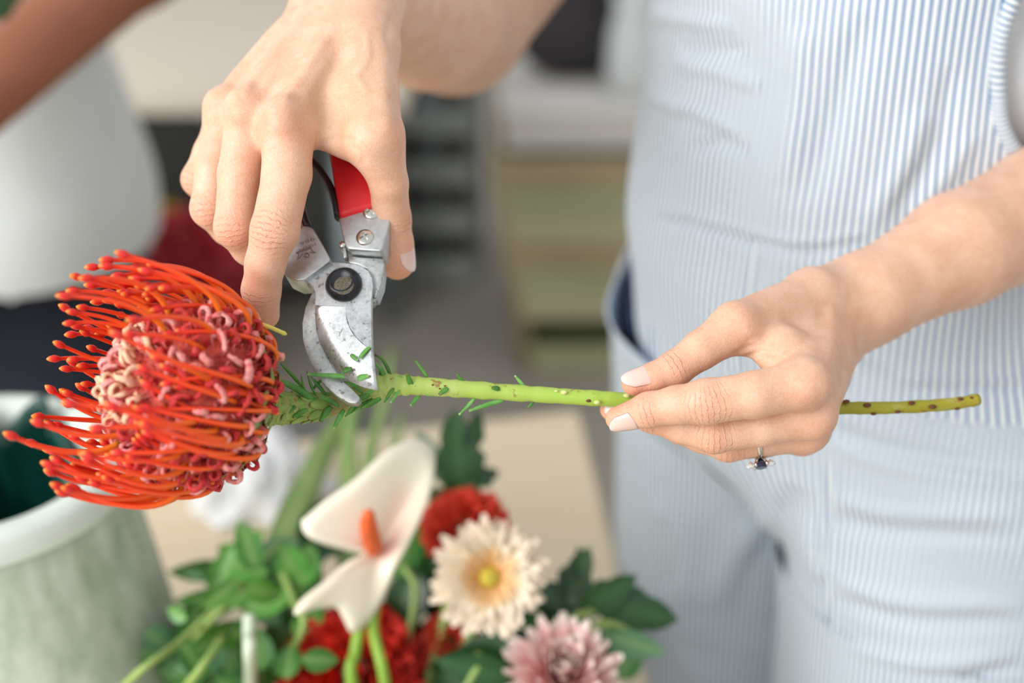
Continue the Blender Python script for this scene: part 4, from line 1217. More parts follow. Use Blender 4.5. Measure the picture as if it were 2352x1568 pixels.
# ring on the left hand
M_SILVER = metal_mat('white_gold', (232, 230, 226), 0.14, 0.02, scale=50)
t = NT('dark_sapphire'); t.set(color=srgb(24, 32, 66), rough=0.05, coat=1.0); M_STONE = t.m
t = NT('clear_stone'); t.set(color=srgb(240, 244, 246), rough=0.05, metal=0.4, coat=1.0); M_CLEAR = t.m
a_, b_ = C(*L_RNG[0][1]), C(*L_RNG[0][2])
rt = 0.18; rc = lerp(a_, b_, rt); ra = unit(b_ - a_); rr_ = 7.2 + 0.65
down = unit(np.array([0.0, -1, -0.45])); down = unit(down - ra * down.dot(ra)); sd = np.cross(ra, down)
ring = empty('ring', cam2world(rc))
tag(ring, 'silver ring with a dark blue stone between clear stones on a finger', 'ring')
P_ = np.array([rc + rr_ * (math.cos(q) * down + math.sin(q) * sd) for q in np.linspace(0, 2 * math.pi, 41)])
wv_ = np.array([0.75 + 0.35 * abs(math.sin(q)) for q in np.linspace(0, 2 * math.pi, 41)])
link('band', tube('band', cam2world(P_), wv_ / 1000, 8, cap=False), M_SILVER, ring)
top = rc + down * (rr_ + 2.6)
def gem(name, c, r, h, mat, seg=8):
    V_, F_ = lathe_data([(0.01, -h), (r, 0.0), (r, h * 0.25), (r * 0.62, h * 0.62), (0.01, h * 0.62)], seg)
    V2 = [cam2world(c + ra * x + sd * y + down * z) for x, y, z in V_]
    link(name, mesh(name, V2, F_, False), mat, ring)
gem('blue_stone', top, 3.0, 2.6, M_STONE)
for sgn in (-1, 1): gem('clear_stone', top + ra * sgn * 4.0, 1.9, 1.8, M_CLEAR)
for sgn in (-1, 1):
    for s2 in (-1, 1):
        link('claw', tube('claw', cam2world(np.array([rc + down * rr_ + ra * sgn * 0.6 + sd * s2 * 0.6, top + ra * sgn * 2.3 + sd * s2 * 2.0, top + down * 1.4 + ra * sgn * 2.2 + sd * s2 * 1.9])), [0.0008, 0.0006, 0.0005], 6), M_SILVER, ring)
# ================================================================ the shop: floor, wall, benches
def concrete():
    t = NT('concrete_floor')
    n1 = t.noise(1.2, 6, 0.6); n2 = t.noise(14, 5, 0.6)
    c = t.ramp(n1, [(0.3, srgb(164, 156, 147)), (0.7, srgb(182, 175, 166))])
    c = t.mix(0.3, c, t.ramp(n2, [(0.3, srgb(135, 128, 120)), (0.7, srgb(186, 180, 172))]))
    t.set(color=c, rough=0.6); t.bump(n2, 0.1, 0.002); return t.m
def quad(name, a, b, c, d, mat): return link(name, mesh(name, [a, b, c, d], [(0, 1, 2, 3)], False), mat)
tag(quad('floor', (-6, -3, 0), (6, -3, 0), (6, 6.5, 0), (-6, 6.5, 0), concrete()), 'grey-beige concrete shop floor', kind='structure')
M_WALL = simple_mat('painted_wall', (214, 208, 198), 0.9, 0.04, 3)
tag(quad('wall_back', (-6, 6.5, 0), (6, 6.5, 0), (6, 6.5, 3.2), (-6, 6.5, 3.2), M_WALL), 'pale painted back wall of the shop', kind='structure')
tag(quad('wall_right_blocker', (1.7, -1.5, 0), (1.7, 6.5, 0), (1.7, 6.5, 3.2), (1.7, -1.5, 3.2), M_WALL), 'pale side wall added out of view to block low sky light', kind='structure')  # added beyond the view, it keeps low sky light off the right side
def wood_mat(name, a, b, rot=0.0):
    t = NT(name)
    mp = t.n('ShaderNodeMapping'); mp.inputs['Rotation'].default_value = (0, 0, rot); mp.inputs['Scale'].default_value = (1.2, 18, 6)
    t.l(t.tc(), mp.inputs['Vector'])
    n1 = t.noise(3, 6, 0.6, vec=mp.outputs['Vector'], dist=0.6); n2 = t.noise(2, 3)
    c = t.mix(t.math('MULTIPLY', n2, 0.5), t.ramp(n1, [(0.3, srgb(*a)), (0.7, srgb(*b))]), srgb(*b))
    t.set(color=c, rough=0.5); t.bump(n1, 0.08, 0.0006); return t.m
M_BENCH = wood_mat('pale_plywood', (216, 194, 160), (230, 213, 184))
TZ = 0.75
corner = WZ(1330, 940, TZ); left_far = WZ(548, 1046, TZ); right_near = WZ(1490, 1568, TZ)
ue = (left_far - corner).normalized(); ve = (right_near - corner).normalized()
ue = Vector((ue.x, ue.y * 0.8, 0)).normalized()
top = [corner, corner + ue * 1.5, corner + ue * 1.5 + ve * 0.9, corner + ve * 0.9]
bench = empty('workbench', (top[0] + top[2]) / 2 - Vector((0, 0, TZ)))
tag(bench, 'pale wooden workbench carrying the pot and the cut flowers', 'table')
bm = bmesh.new()
vs = [bm.verts.new(p) for p in top]; f = bm.faces.new(vs)
r = bmesh.ops.extrude_face_region(bm, geom=[f]); bmesh.ops.translate(bm, verts=[g for g in r['geom'] if isinstance(g, bmesh.types.BMVert)], vec=(0, 0, -0.035))
bmesh.ops.bevel(bm, geom=list(bm.edges), offset=0.003, segments=2, affect='EDGES')
link('bench_top', bm_mesh('bench_top', bm, True, 40), M_BENCH, bench)
for k in range(4):
    c = top[k] + ((top[0] + top[2]) / 2 - top[k]) * 0.12
    bm = bmesh.new(); box_bm(bm, (c.x, c.y, (TZ - 0.035) / 2), (0.06, 0.06, TZ - 0.035), 0.1, 0.004)
    link('leg', bm_mesh('leg', bm, True, 40), M_BENCH, bench)

# ---- stoneware pot at the left with a dark green liner
def pot_mat():
    t = NT('speckled_pot')
    n1 = t.noise(55, 5, 0.65, stretch=(1, 1, 0.45)); n2 = t.noise(16, 4, 0.5)
    c = t.ramp(n1, [(0.34, srgb(132, 154, 126)), (0.66, srgb(202, 214, 200))])
    c = t.mix(t.math('MULTIPLY', n2, 0.45), c, srgb(212, 222, 212))
    t.set(color=c, rough=0.55); t.bump(n1, 0.15, 0.001); return t.m
M_POT = pot_mat(); M_POTRIM = simple_mat('pot_rim_glaze', (214, 224, 214), 0.5, 0.06, 40)
rimz = 0.962
pc = WZ(262, 1086, rimz) + Vector((-0.079, 0.004, 0)); pc.z = TZ
pot = empty('planter_pot', pc)
tag(pot, 'pale green speckled stoneware pot with a white rim', 'pot')
prf = [(0.02, 0.0), (0.106, 0.0), (0.109, 0.012), (0.097, 0.11), (0.083, rimz - TZ - 0.02), (0.081, rimz - TZ - 0.004), (0.078, rimz - TZ), (0.069, rimz - TZ), (0.066, rimz - TZ - 0.004), (0.066, 0.02), (0.02, 0.018)]
V_, F_ = lathe_data(prf, 64)
link('pot_body', mesh('pot_body', [Vector(v) + pc for v in V_], F_), M_POT, pot)
V_, F_ = lathe_data([(0.0835, rimz - TZ - 0.012), (0.0828, rimz - TZ + 0.000), (0.078, rimz - TZ + 0.004), (0.069, rimz - TZ + 0.004), (0.0645, rimz - TZ - 0.002), (0.0645, rimz - TZ - 0.012)], 64)
link('pot_rim', mesh('pot_rim', [Vector(v) + pc for v in V_], F_), M_POTRIM, pot)
M_LINER = simple_mat('dark_green_film', (14, 66, 58), 0.3, 0.25, 30, bump=0.2)
V_, F_ = [], []
nn_, mm_ = 72, 14
rl_ = random.Random(4)
for j in range(mm_):
    v = j / (mm_ - 1)
    for i in range(nn_):
        a = 2 * math.pi * i / nn_
        crump = 0.010 * math.sin(5 * a + 3 * v) + 0.007 * math.sin(11 * a - 6 * v) + 0.004 * math.sin(23 * a)
        back = 0.5 + 0.5 * math.cos(a - 1.75)
        z = 0.06 + (0.105 + 0.055 * back ** 1.2) * v + 0.012 * math.sin(7 * a) * v
        rr = 0.058 + crump * (0.3 + v) * 0.6 - 0.004 * v * back
        V_.append(pc + Vector((rr * math.cos(a), rr * math.sin(a), z)))
for j in range(mm_ - 1):
    for i in range(nn_): F_.append((j * nn_ + i, j * nn_ + (i + 1) % nn_, (j + 1) * nn_ + (i + 1) % nn_, (j + 1) * nn_ + i))
F_.append(tuple(range(nn_ - 1, -1, -1)))
liner = link('pot_liner', mesh('pot_liner', V_, F_), M_LINER)
md = liner.modifiers.new('thickness', 'SOLIDIFY'); md.thickness = 0.0012
tag(liner, 'crumpled dark green film standing up inside the speckled pot', 'liner')

# ---- far bench with steel legs and dark boxes beneath
M_FAR = wood_mat('cream_table_top', (218, 205, 186), (230, 219, 203)); M_STEEL = simple_mat('grey_steel_tube', (150, 160, 164), 0.45, 0.1, 30, metal=0.4)
M_DARK = simple_mat('black_crate_plastic', (36, 38, 37), 0.6, 0.2, 20); M_DARK2 = simple_mat('charcoal_plastic', (78, 78, 74), 0.6, 0.2, 20)
ft = empty('far_table', (-0.9, 2.55, 0))
tag(ft, 'cream topped table with grey steel legs across the shop', 'table')
bm = bmesh.new(); box_bm(bm, (-0.90, 2.56, 0.735), (1.50, 0.86, 0.03), -0.03, 0.004); link('table_top', bm_mesh('table_top', bm, True, 40), M_FAR, ft)
for x in (-1.5, -0.64, -0.27):
    for y in (2.20, 2.92):
        dx = 0.06 if x == -0.64 else 0.0
        link('leg', tube('leg', [(x, y, 0.72), (x + dx * 1.0, y, 0.0)], 0.022, 10), M_STEEL, ft)
for y in (2.20, 2.92):
    link('rail', tube('rail', [(-1.5, y, 0.12), (-0.27, y, 0.12)], 0.014, 8), M_STEEL, ft)
def crate_box(name, c, s, mat, label, cat, slats=3, rz=0.0, group=None):
    """open crate: four corner posts, slats on each side, a base"""
    e = empty(name, c); tag(e, label, cat, group)
    R_ = Matrix.Rotation(rz, 4, 'Z')
    def add(nm, cc, ss):
        bm = bmesh.new(); box_bm(bm, (0, 0, 0), ss, 0, min(ss) * 0.12)
        bmesh.ops.transform(bm, matrix=Matrix.Translation(Vector(c)) @ R_ @ Matrix.Translation(Vector(cc)), verts=bm.verts)
        link(nm, bm_mesh(nm, bm, True, 40), mat, e)
    w, d, h = s; p = 0.02
    add('base', (0, 0, 0.008), (w, d, 0.016))
    for sx in (-1, 1):
        for sy in (-1, 1): add('post', (sx * (w - p) / 2, sy * (d - p) / 2, h / 2), (p, p, h))
    sh = h / slats * 0.78
    for k in range(slats):
        z = h * (k + 0.5) / slats
        for sy in (-1, 1): add('slat', (0, sy * (d / 2 + 0.004), z), (w, 0.008, sh))
        for sx in (-1, 1): add('slat', (sx * (w / 2 + 0.004), 0, z), (0.008, d, sh))
    return e
crate_box('plastic_crate', (-1.34, 2.62, 0.0), (0.5, 0.4, 0.30), M_DARK, 'black slatted crate on the floor under the far table', 'crate', 3)
crate_box('plastic_crate', (-0.82, 2.62, 0.0), (0.36, 0.4, 0.34), M_DARK, 'tall black slatted crate beside the leaning table leg', 'crate', 3)
bm = bmesh.new(); box_bm(bm, (-0.72, 3.05, 0.45), (0.95, 0.05, 0.55), 0, 0.005)
tag(link('dark_filler_board', bm_mesh('dark_filler_board', bm, True, 40), M_DARK2), 'charcoal board added behind the far table for the dark beneath it', 'board')  # added board that supplies the darkness under the far table
bpy.data.objects['dark_filler_board'].location = (0, 0, -0.175)

# ---- steel rack with black trays
rk = empty('steel_rack', (-0.36, 3.30, 0)); tag(rk, 'low grey steel rack with four slatted shelves in the background', 'rack')
rx0, rx1, ry0, ry1 = -0.62, -0.085, 3.16, 3.46
for x in (rx0, -0.185, rx1):
    for y in (ry0, ry1): link('post', tube('post', [(x, y, 0.0), (x, y, 0.66)], 0.013 if x != -0.185 else 0.02, 8), M_STEEL, rk)
M_SLAT = simple_mat('rack_bar', (186, 192, 188), 0.5, 0.1, 20)
for k, z in enumerate((0.035, 0.155, 0.275, 0.395)):
    bm = bmesh.new(); box_bm(bm, ((rx0 + rx1) / 2, ry0 - 0.012, z), (rx1 - rx0, 0.014, 0.062), 0, 0.003)
    link('shelf_bar', bm_mesh('shelf_bar', bm, True, 40), M_SLAT, rk)
    bm = bmesh.new(); box_bm(bm, ((rx0 + rx1) / 2, (ry0 + ry1) / 2, z - 0.01), (rx1 - rx0 - 0.02, ry1 - ry0, 0.012), 0, 0.002)
    link('shelf', bm_mesh('shelf', bm, True, 40), M_DARK2, rk)
names = ('on the bottom shelf', 'on the second shelf', 'on the third shelf', 'on the top shelf')
for k, z in enumerate((0.031, 0.151, 0.271, 0.391)):
    bm = bmesh.new(); box_bm(bm, (-0.36, 3.32, z + 0.045), (0.46, 0.22, 0.085), 0, 0.008)
    # hollow the tray
    topf = max(bm.faces, key=lambda f: f.calc_center_median().z)
    r = bmesh.ops.inset_region(bm, faces=[topf], thickness=0.012); bmesh.ops.translate(bm, verts=topf.verts, vec=(0, 0, -0.06))
    tag(link('seed_tray', bm_mesh('seed_tray', bm, True, 40), M_DARK), 'black plastic tray ' + names[k] + ' of the steel rack', 'tray', 'trays on the steel rack')

# ---- tapered slatted planter crate with a white box on it
M_SLATW = [wood_mat('weathered_slat_%s' % n_, a, b) for n_, a, b in (('green', (160, 164, 122), (186, 188, 150)), ('tan', (164, 146, 112), (188, 170, 136)), ('straw', (176, 170, 132), (198, 194, 160)))]
pl0 = WZ(1205, 850, 0.0)
Yp = pl0.y
xl_top = WY(1128, 345, Yp).x; xl_bot = pl0.x; ztop = WY(1128, 345, Yp).z
plc = empty('slatted_planter', ((xl_bot + 0.25), Yp + 0.2, 0)); tag(plc, 'tapered wooden slatted planter crate standing on the shop floor', 'crate')
def tap(z): return (xl_bot + (xl_top - xl_bot) * z / ztop)
cx = xl_bot + 0.30
nS = 8
for k in range(nS):
    z0, z1 = ztop * (k + 0.02) / nS, ztop * (k + 0.98) / nS
    if k == 1: continue
    for side in range(4):
        V_ = []
        for z in (z0, z1):
            hw = cx - tap(z); dd = hw * 0.8
            ring_ = [(-hw, -dd), (hw, -dd), (hw, dd), (-hw, dd)]
            a, b = ring_[side], ring_[(side + 1) % 4]
            nrm = Vector((b[1] - a[1], -(b[0] - a[0]), 0)).normalized() * 0.014
            for q, o in ((a, 0), (b, 0), (b, 1), (a, 1)):
                V_.append((cx + q[0] + nrm.x * o * -1, Yp + 0.24 + q[1] + nrm.y * o * -1, z))
        F_ = [(0, 1, 2, 3), (7, 6, 5, 4), (0, 4, 5, 1), (1, 5, 6, 2), (2, 6, 7, 3), (3, 7, 4, 0)]
        bm = bmesh.new(); bm.from_mesh(mesh('s', V_, F_, False)); 
        link('slat', bm_mesh('slat', bm, False), M_SLATW[(k + side) % 3], plc)
for sx in (-1, 1):
    for sy in (-1, 1):
        p0 = (cx + sx * (cx - tap(0)) * 0.97, Yp + 0.24 + sy * (cx - tap(0)) * 0.77, 0); p1 = (cx + sx * (cx - tap(ztop)) * 0.97, Yp + 0.24 + sy * (cx - tap(ztop)) * 0.77, ztop)
        link('post', tube('post', [p0, p1], 0.018, 4), M_SLATW[1], plc)
M_SOIL = simple_mat('dark_green_moss', (46, 56, 30), 0.9, 0.4, 40, bump=0.6)
hb = cx - tap(0) - 0.02
bm = bmesh.new(); box_bm(bm, (cx, Yp + 0.24, ztop * 0.45), (hb * 2, hb * 1.6, ztop * 0.9), 0, 0.02)
link('planting', bm_mesh('planting', bm, True, 40), M_SOIL, plc)
M_CARD = simple_mat('white_card', (224, 220, 214), 0.7, 0.04, 10)
bm = bmesh.new(); box_bm(bm, (cx - 0.02, Yp + 0.22, ztop + 0.035), (0.66, 0.44, 0.07), 0.03, 0.004)
wb_ = link('card_box', bm_mesh('card_box', bm, True, 40), M_CARD); tag(wb_, 'flat white card box lying on the slatted planter', 'box')
bm = bmesh.new(); box_bm(bm, (cx - 0.02, Yp + 0.22, ztop + 0.076), (0.672, 0.452, 0.012), 0.03, 0.003)
link('lid', bm_mesh('lid', bm, True, 40), M_CARD, wb_)
# dark shopping bag and a white jug on that box
zb = ztop + 0.083
M_BAG = simple_mat('charcoal_fabric', (52, 48, 50), 0.85, 0.25, 8, bump=0.2); M_BAG2 = simple_mat('brown_leather', (84, 66, 56), 0.6, 0.2, 10)
bag = empty('tote_bag', (cx - 0.04, Yp + 0.26, zb)); tag(bag, 'dark charcoal tote bag standing on the white card box', 'bag')
bx_l = WY(1215, 200, Yp + 0.26).x; bx_r = WY(1425, 200, Yp + 0.26).x; bw = (bx_r - bx_l) / 2; bxc = (bx_l + bx_r) / 2
f_bag = lambda p: smin(f_cone(p, ((bxc - bw * 0.45) * 1000, (Yp + 0.26) * 1000, zb * 1000 + 80), ((bxc - bw * 0.3) * 1000, (Yp + 0.26) * 1000, zb * 1000 + 300), 78, 62), f_cone(p, ((bxc + bw * 0.45) * 1000, (Yp + 0.26) * 1000, zb * 1000 + 80), ((bxc + bw * 0.3) * 1000, (Yp + 0.26) * 1000, zb * 1000 + 300), 78, 62), 60)
vv, qq = isosurface(f_bag, ((bxc - 0.3) * 1000, (Yp + 0.1) * 1000, zb * 1000 - 30), ((bxc + 0.3) * 1000, (Yp + 0.45) * 1000, zb * 1000 + 420), 10, slack=14)
vv[:, 2] = np.maximum(vv[:, 2], zb * 1000 + 1)
link('bag_body', np_mesh('bag_body', vv / 1000, qq), M_BAG, bag)
for sy in (-0.03, 0.03):
    link('strap', tube('strap', catmull([(bxc - 0.08, Yp + 0.26 + sy, zb + 0.32), (bxc - 0.05, Yp + 0.26 + sy, zb + 0.48), (bxc + 0.05, Yp + 0.26 + sy, zb + 0.48), (bxc + 0.08, Yp + 0.26 + sy, zb + 0.32)], 6), 0.008, 8), M_BAG2, bag)
jp = WY(1450, 215, Yp + 0.15); 
V_, F_ = lathe_data([(0.01, 0), (0.045, 0), (0.055, 0.05), (0.05, 0.12), (0.038, 0.17), (0.044, 0.20), (0.04, 0.20), (0.034, 0.17), (0.045, 0.1), (0.01, 0.02)], 28)
jug = link('white_jug', mesh('white_jug', [(x + jp.x, y + Yp + 0.12, z + zb) for x, y, z in V_], F_), simple_mat('white_ceramic', (222, 226, 226), 0.35, 0.04)); tag(jug, 'white ceramic jug beside the charcoal tote bag', 'jug')

# ---- bucket of crimson flowers behind the protea
bk = Vector((-0.425, 1.66, 0))
bucket = empty('flower_bucket', bk); tag(bucket, 'black bucket on the floor filled with crimson blooms', 'bucket')
V_, F_ = lathe_data([(0.01, 0), (0.075, 0), (0.095, 0.40), (0.10, 0.41), (0.095, 0.415), (0.088, 0.40), (0.07, 0.02), (0.01, 0.02)], 36)
link('bucket_body', mesh('bucket_body', [Vector(v) + bk for v in V_], F_), M_DARK, bucket)
def ruffle(name, c, r, n_, mat, parent, seed, up=None, flat=0.85, wave=0.16):
    """dense ruffled bloom: many wavy fans packed on a ball"""
    rg = random.Random(seed); V_, F_ = [], []
    for i in range(n_):
        z = 1 - 1.75 * (i + 0.5) / n_; a = i * 2.39996; s_ = math.sqrt(max(0, 1 - z * z))
        nrm = Vector((s_ * math.cos(a), s_ * math.sin(a), z * flat))
        t1 = nrm.cross(Vector((rg.uniform(-1, 1), rg.uniform(-1, 1), rg.uniform(-1, 1)))).normalized(); t2 = nrm.cross(t1).normalized()
        b = len(V_); w = r * rg.uniform(0.22, 0.34); base = Vector(c) + nrm * r * 0.45
        m = 7
        for k in range(m):
            u = -1 + 2 * k / (m - 1)
            V_.append(base + t1 * u * w * 0.35)
            V_.append(base + nrm * r * rg.uniform(0.42, 0.6) + t1 * u * w + t2 * r * wave * math.sin(k * 2.6 + i))
        for k in range(m - 1): F_.append((b + 2 * k, b + 2 * k + 2, b + 2 * k + 3, b + 2 * k + 1))
    return link(name, mesh(name, V_, F_), mat, parent)
M_CRIM = simple_mat('crimson_petal', (236, 84, 104), 0.6, 0.3, 60, sss=0.1); M_YEL = simple_mat('yellow_petal', (222, 190, 60), 0.6, 0.2, 60, sss=0.1)
M_LEAFD = simple_mat('deep_green_leaf', (30, 70, 26), 0.45, 0.3, 60, sss=0.05)
def grp(i): return 'crimson blooms in the black bucket'
for i, (x, y, Y, r) in enumerate(((425, 545, 1.56, 0.040), (470, 590, 1.54, 0.042), (505, 540, 1.60, 0.040), (540, 600, 1.62, 0.038), (445, 640, 1.52, 0.036), (400, 600, 1.62, 0.036), (520, 650, 1.58, 0.036))):
    p = WY(x, y, Y)
    fl = empty('crimson_flower', p); tag(fl, 'crimson ruffled bloom standing in the black floor bucket', 'flower', grp(i))
    ruffle('petals', p, r, 46, M_CRIM, fl, 40 + i)
    link('stem', tube('stem', catmull([p, p.lerp(bk + Vector((0, 0, 0.35)), 0.6), bk + Vector((0.02 * math.cos(i), 0.02 * math.sin(i), 0.05))], 4), 0.004, 6), M_LEAFD, fl)
for i, (x, y, Y) in enumerate(((378, 500, 1.70), (392, 545, 1.72))):
    p = WY(x, y, Y)
    fl = empty('yellow_flower', p); tag(fl, 'small yellow bloom among the crimson ones in the bucket', 'flower', 'yellow blooms in the black bucket')
    ruffle('petals', p, 0.026, 30, M_YEL, fl, 60 + i)
    link('stem', tube('stem', catmull([p, p.lerp(bk + Vector((0, 0, 0.35)), 0.6), bk + Vector((0.03 * math.cos(i), -0.03, 0.05))], 4), 0.004, 6), M_LEAFD, fl)

# ---- second person across the bench
P2X, P2Y = -0.545, 1.30
M_SKIN2 = simple_mat('brown_skin', (150, 92, 66), 0.5, 0.1, 20, sss=0.1)
M_SHIRT = simple_mat('white_cotton_shirt', (216, 222, 222), 0.9, 0.04, 20); M_NAVY = simple_mat('navy_denim', (26, 32, 46), 0.9, 0.2, 60)
other = empty('person', (P2X, P2Y, 0)); tag(other, 'person in loose white shirt and dark trousers standing behind the bench', 'person')
sh2 = Vector((-0.33, 1.22, 1.36)); hand2 = WD(-160, 320, 1.02); elb2 = WD(330, -110, 1.13)
M3 = lambda *v: np.array(v) * 1000.0
def f_p2(p):
    d = None
    for a, b, ra, rb in (((P2X, P2Y, 0.95), (P2X, P2Y, 1.32), 120, 115), ((P2X, P2Y, 1.36), (P2X, P2Y - 0.02, 1.58), 52, 48), (tuple(sh2), tuple(elb2), 46, 38), (tuple(elb2), tuple(hand2), 36, 27),
                         ((P2X, P2Y, 1.34), tuple(sh2), 70, 52), ((P2X, P2Y, 1.34), (P2X - 0.20, P2Y + 0.05, 1.36), 70, 52), ((P2X - 0.20, P2Y + 0.05, 1.36), (P2X - 0.26, P2Y - 0.06, 1.08), 46, 36),
                         ((P2X - 0.26, P2Y - 0.06, 1.08), (P2X - 0.20, P2Y - 0.28, 1.02), 34, 25), ((P2X - 0.09, P2Y, 0.9), (P2X - 0.1, P2Y, 0.08), 80, 38), ((P2X + 0.09, P2Y, 0.9), (P2X + 0.1, P2Y, 0.08), 80, 38)):
        d = smin(d, f_cone(p, M3(*a), M3(*b), ra, rb), 20)
    d = smin(d, f_ell(p, M3(P2X, P2Y - 0.02, 1.68), (78, 95, 112)), 15)
    d = smin(d, f_cone(p, M3(P2X, P2Y - 0.11, 1.67), M3(P2X, P2Y - 0.125, 1.65), 8, 10), 10)
    pa = unit(np.array(hand2) - np.array(elb2)); s_ = unit(np.cross(pa, (0, 0, 1)))
    h = np.array(hand2)
    d = smin(d, f_cone(p, M3(*(h)), M3(*(h + pa * 0.07)), 24, 26), 20)
    for k in range(4):
        b0 = h + pa * 0.08 + s_ * (k - 1.5) * 0.017
        d = smin(d, f_cone(p, M3(*b0), M3(*(b0 + pa * 0.06 + np.array([0, 0, -0.02]))), 9, 7.5), 4)
    return smin(d, f_cone(p, M3(*(h + pa * 0.03 + s_ * 0.03)), M3(*(h + pa * 0.07 + s_ * 0.055)), 11, 8.5), 8)
vv, qq = isosurface(f_p2, (-1000, 850, 20), (-200, 1500, 1840), 9.0, slack=14)
link('body', np_mesh('body', vv / 1000, qq), M_SKIN2, other)
def f_s2(p):
    d = f_cone(p, M3(P2X, P2Y, 0.90), M3(P2X, P2Y, 1.34), 176, 160)
    d = smin(d, f_cone(p, M3(P2X, P2Y, 1.34), M3(*sh2), 85, 66), 40); d = smin(d, f_cone(p, M3(P2X, P2Y, 1.34), M3(P2X - 0.2, P2Y + 0.05, 1.36), 85, 66), 40)
    d = smin(d, f_cone(p, M3(*sh2), M3(*sh2.lerp(elb2, 0.5)), 66, 62), 25)
    return smin(d, f_cone(p, M3(P2X - 0.2, P2Y + 0.05, 1.36), M3(P2X - 0.24, P2Y - 0.02, 1.2), 66, 60), 25)
vv, qq = isosurface(f_s2, (-1000, 900, 845), (-150, 1600, 1480), 9.0, slack=14)
pp = vv / 1000; nn2 = sdf_grad(f_s2, vv, 2, 100)
fold = 7 * np.sin(pp[:, 0] * 38 + 5 * pp[:, 2]) * np.clip((1.25 - pp[:, 2]) * 4, 0.3, 1) + 5 * np.sin(pp[:, 0] * 21 - pp[:, 2] * 18) + np.clip((1.02 - pp[:, 2]) * 110, 0, 22)
vv = vv + nn2 * fold[:, None]
cloth2 = link('shirt', np_mesh('shirt', vv / 1000, qq), M_SHIRT, other)
def f_t2(p):
    d = None
    for s_ in (-1, 1): d = smin(d, f_cone(p, M3(P2X + s_ * 0.085, P2Y, 0.9), M3(P2X + s_ * 0.1, P2Y, 0.06), 100, 70), 12)
    return smin(d, f_cone(p, M3(P2X, P2Y, 0.86), M3(P2X, P2Y, 1.0), 140, 130), 40)
vv, qq = isosurface(f_t2, (-900, 1050, 40), (-100, 1550, 1100), 11.0, slack=14)
link('trousers', np_mesh('trousers', vv / 1000, qq), M_NAVY, other)
for s_ in (-1, 1):
    f_sh = lambda p: f_cone(p, M3(P2X + s_ * 0.1, P2Y, 0.045), M3(P2X + s_ * 0.11, P2Y - 0.17, 0.035), 45, 35)
    vv, qq = isosurface(f_sh, (P2X * 1000 + s_ * 100 - 80, P2Y * 1000 - 260, -20), (P2X * 1000 + s_ * 100 + 90, P2Y * 1000 + 80, 130), 10, slack=12)
    vv[:, 2] = np.maximum(vv[:, 2], 0); link('shoe', np_mesh('shoe', vv / 1000, qq), M_DARK, other)
# ================================================================ cut flowers on the bench (out of focus)
def P3(px, py, d): return WD(px, py, d)
VASE = Vector((-0.06, 0.575, TZ))
vase = empty('glass_vase', VASE); tag(vase, 'short green glass vase on the bench holding the cut flowers', 'vase')
t = NT('green_glass'); t.set(color=srgb(170, 200, 180), rough=0.08, trans=0.8); M_GLASS = t.m
V_, F_ = lathe_data([(0.01, 0.0), (0.05, 0.0), (0.055, 0.02), (0.06, 0.10), (0.064, 0.105), (0.060, 0.106), (0.055, 0.09), (0.048, 0.012), (0.01, 0.010)], 36)
link('vase_body', mesh('vase_body', [Vector(v) + VASE for v in V_], F_), M_GLASS, vase)
mouth = VASE + Vector((0, 0, 0.05))
CAMP = Vector((0, 0, CAM_Z))
def leaf_grad(name, a, b, vein=(150, 180, 110), rough=0.38):
    t = NT(name); n1 = t.noise(30, 4, 0.6); e = t.attr('rib')
    t.set(color=t.mix(e, t.ramp(n1, [(0.3, srgb(*a)), (0.7, srgb(*b))]), srgb(*vein)), rough=rough, sss=0.06)
    t.b.inputs['Subsurface Scale'].default_value = 0.001; return t.m
M_L1 = leaf_grad('fresh_leaf', (58, 128, 38), (104, 170, 66)); M_L2 = leaf_grad('mid_leaf', (40, 98, 34), (72, 134, 52)); M_L3 = leaf_grad('dark_leaf', (20, 54, 24), (40, 84, 38), (60, 104, 56))
M_L4 = leaf_grad('blue_leaf', (62, 112, 74), (98, 146, 104)); M_STICK = simple_mat('pale_green_stem', (150, 176, 96), 0.5, 0.15, 60); M_STICK2 = simple_mat('bright_green_stem', (138, 176, 62), 0.45, 0.12, 60)
M_GRASS = leaf_grad('grass_blade', (104, 140, 62), (142, 172, 92), (170, 196, 120))
def frame_at(p, ang, tilt, roll):
    """leaf axes: along (image angle, degrees, 0 = right, 90 = up), normal roughly to the viewer, leaned by tilt / roll"""
    to = (CAMP - p).normalized(); right = Vector((1, 0, 0)); up = to.cross(right).normalized(); right = up.cross(to).normalized()
    a = math.radians(ang); x = right * math.cos(a) + up * math.sin(a); y = to.cross(x).normalized()
    M = Matrix((x, y, to)).transposed()
    return M @ Matrix.Rotation(math.radians(tilt), 3, 'Y') @ Matrix.Rotation(math.radians(roll), 3, 'X')
def ovate(L, Wd, fold=0.18, curl=0.25, n_=9, lob=0.0):
    V_, R_ = [], []
    for i in range(n_):
        u = i / (n_ - 1); w = Wd / 2 * (math.sin(math.pi * u ** 0.8) ** 0.75 if 0 < u < 1 else 0.03)
        if lob: w *= 1 + lob * math.sin(u * 17)
        z = -curl * L * u * u
        for k, a in enumerate((-1, -0.5, 0, 0.5, 1)):
            V_.append((u * L, w * a, z + fold * abs(a) * w)); R_.append(0.5 if k == 2 else 0.0)
    F_ = [(i * 5 + k, i * 5 + k + 1, i * 5 + 6 + k, i * 5 + 5 + k) for i in range(n_ - 1) for k in range(4)]
    return V_, F_, R_
LEAF_CACHE = {}
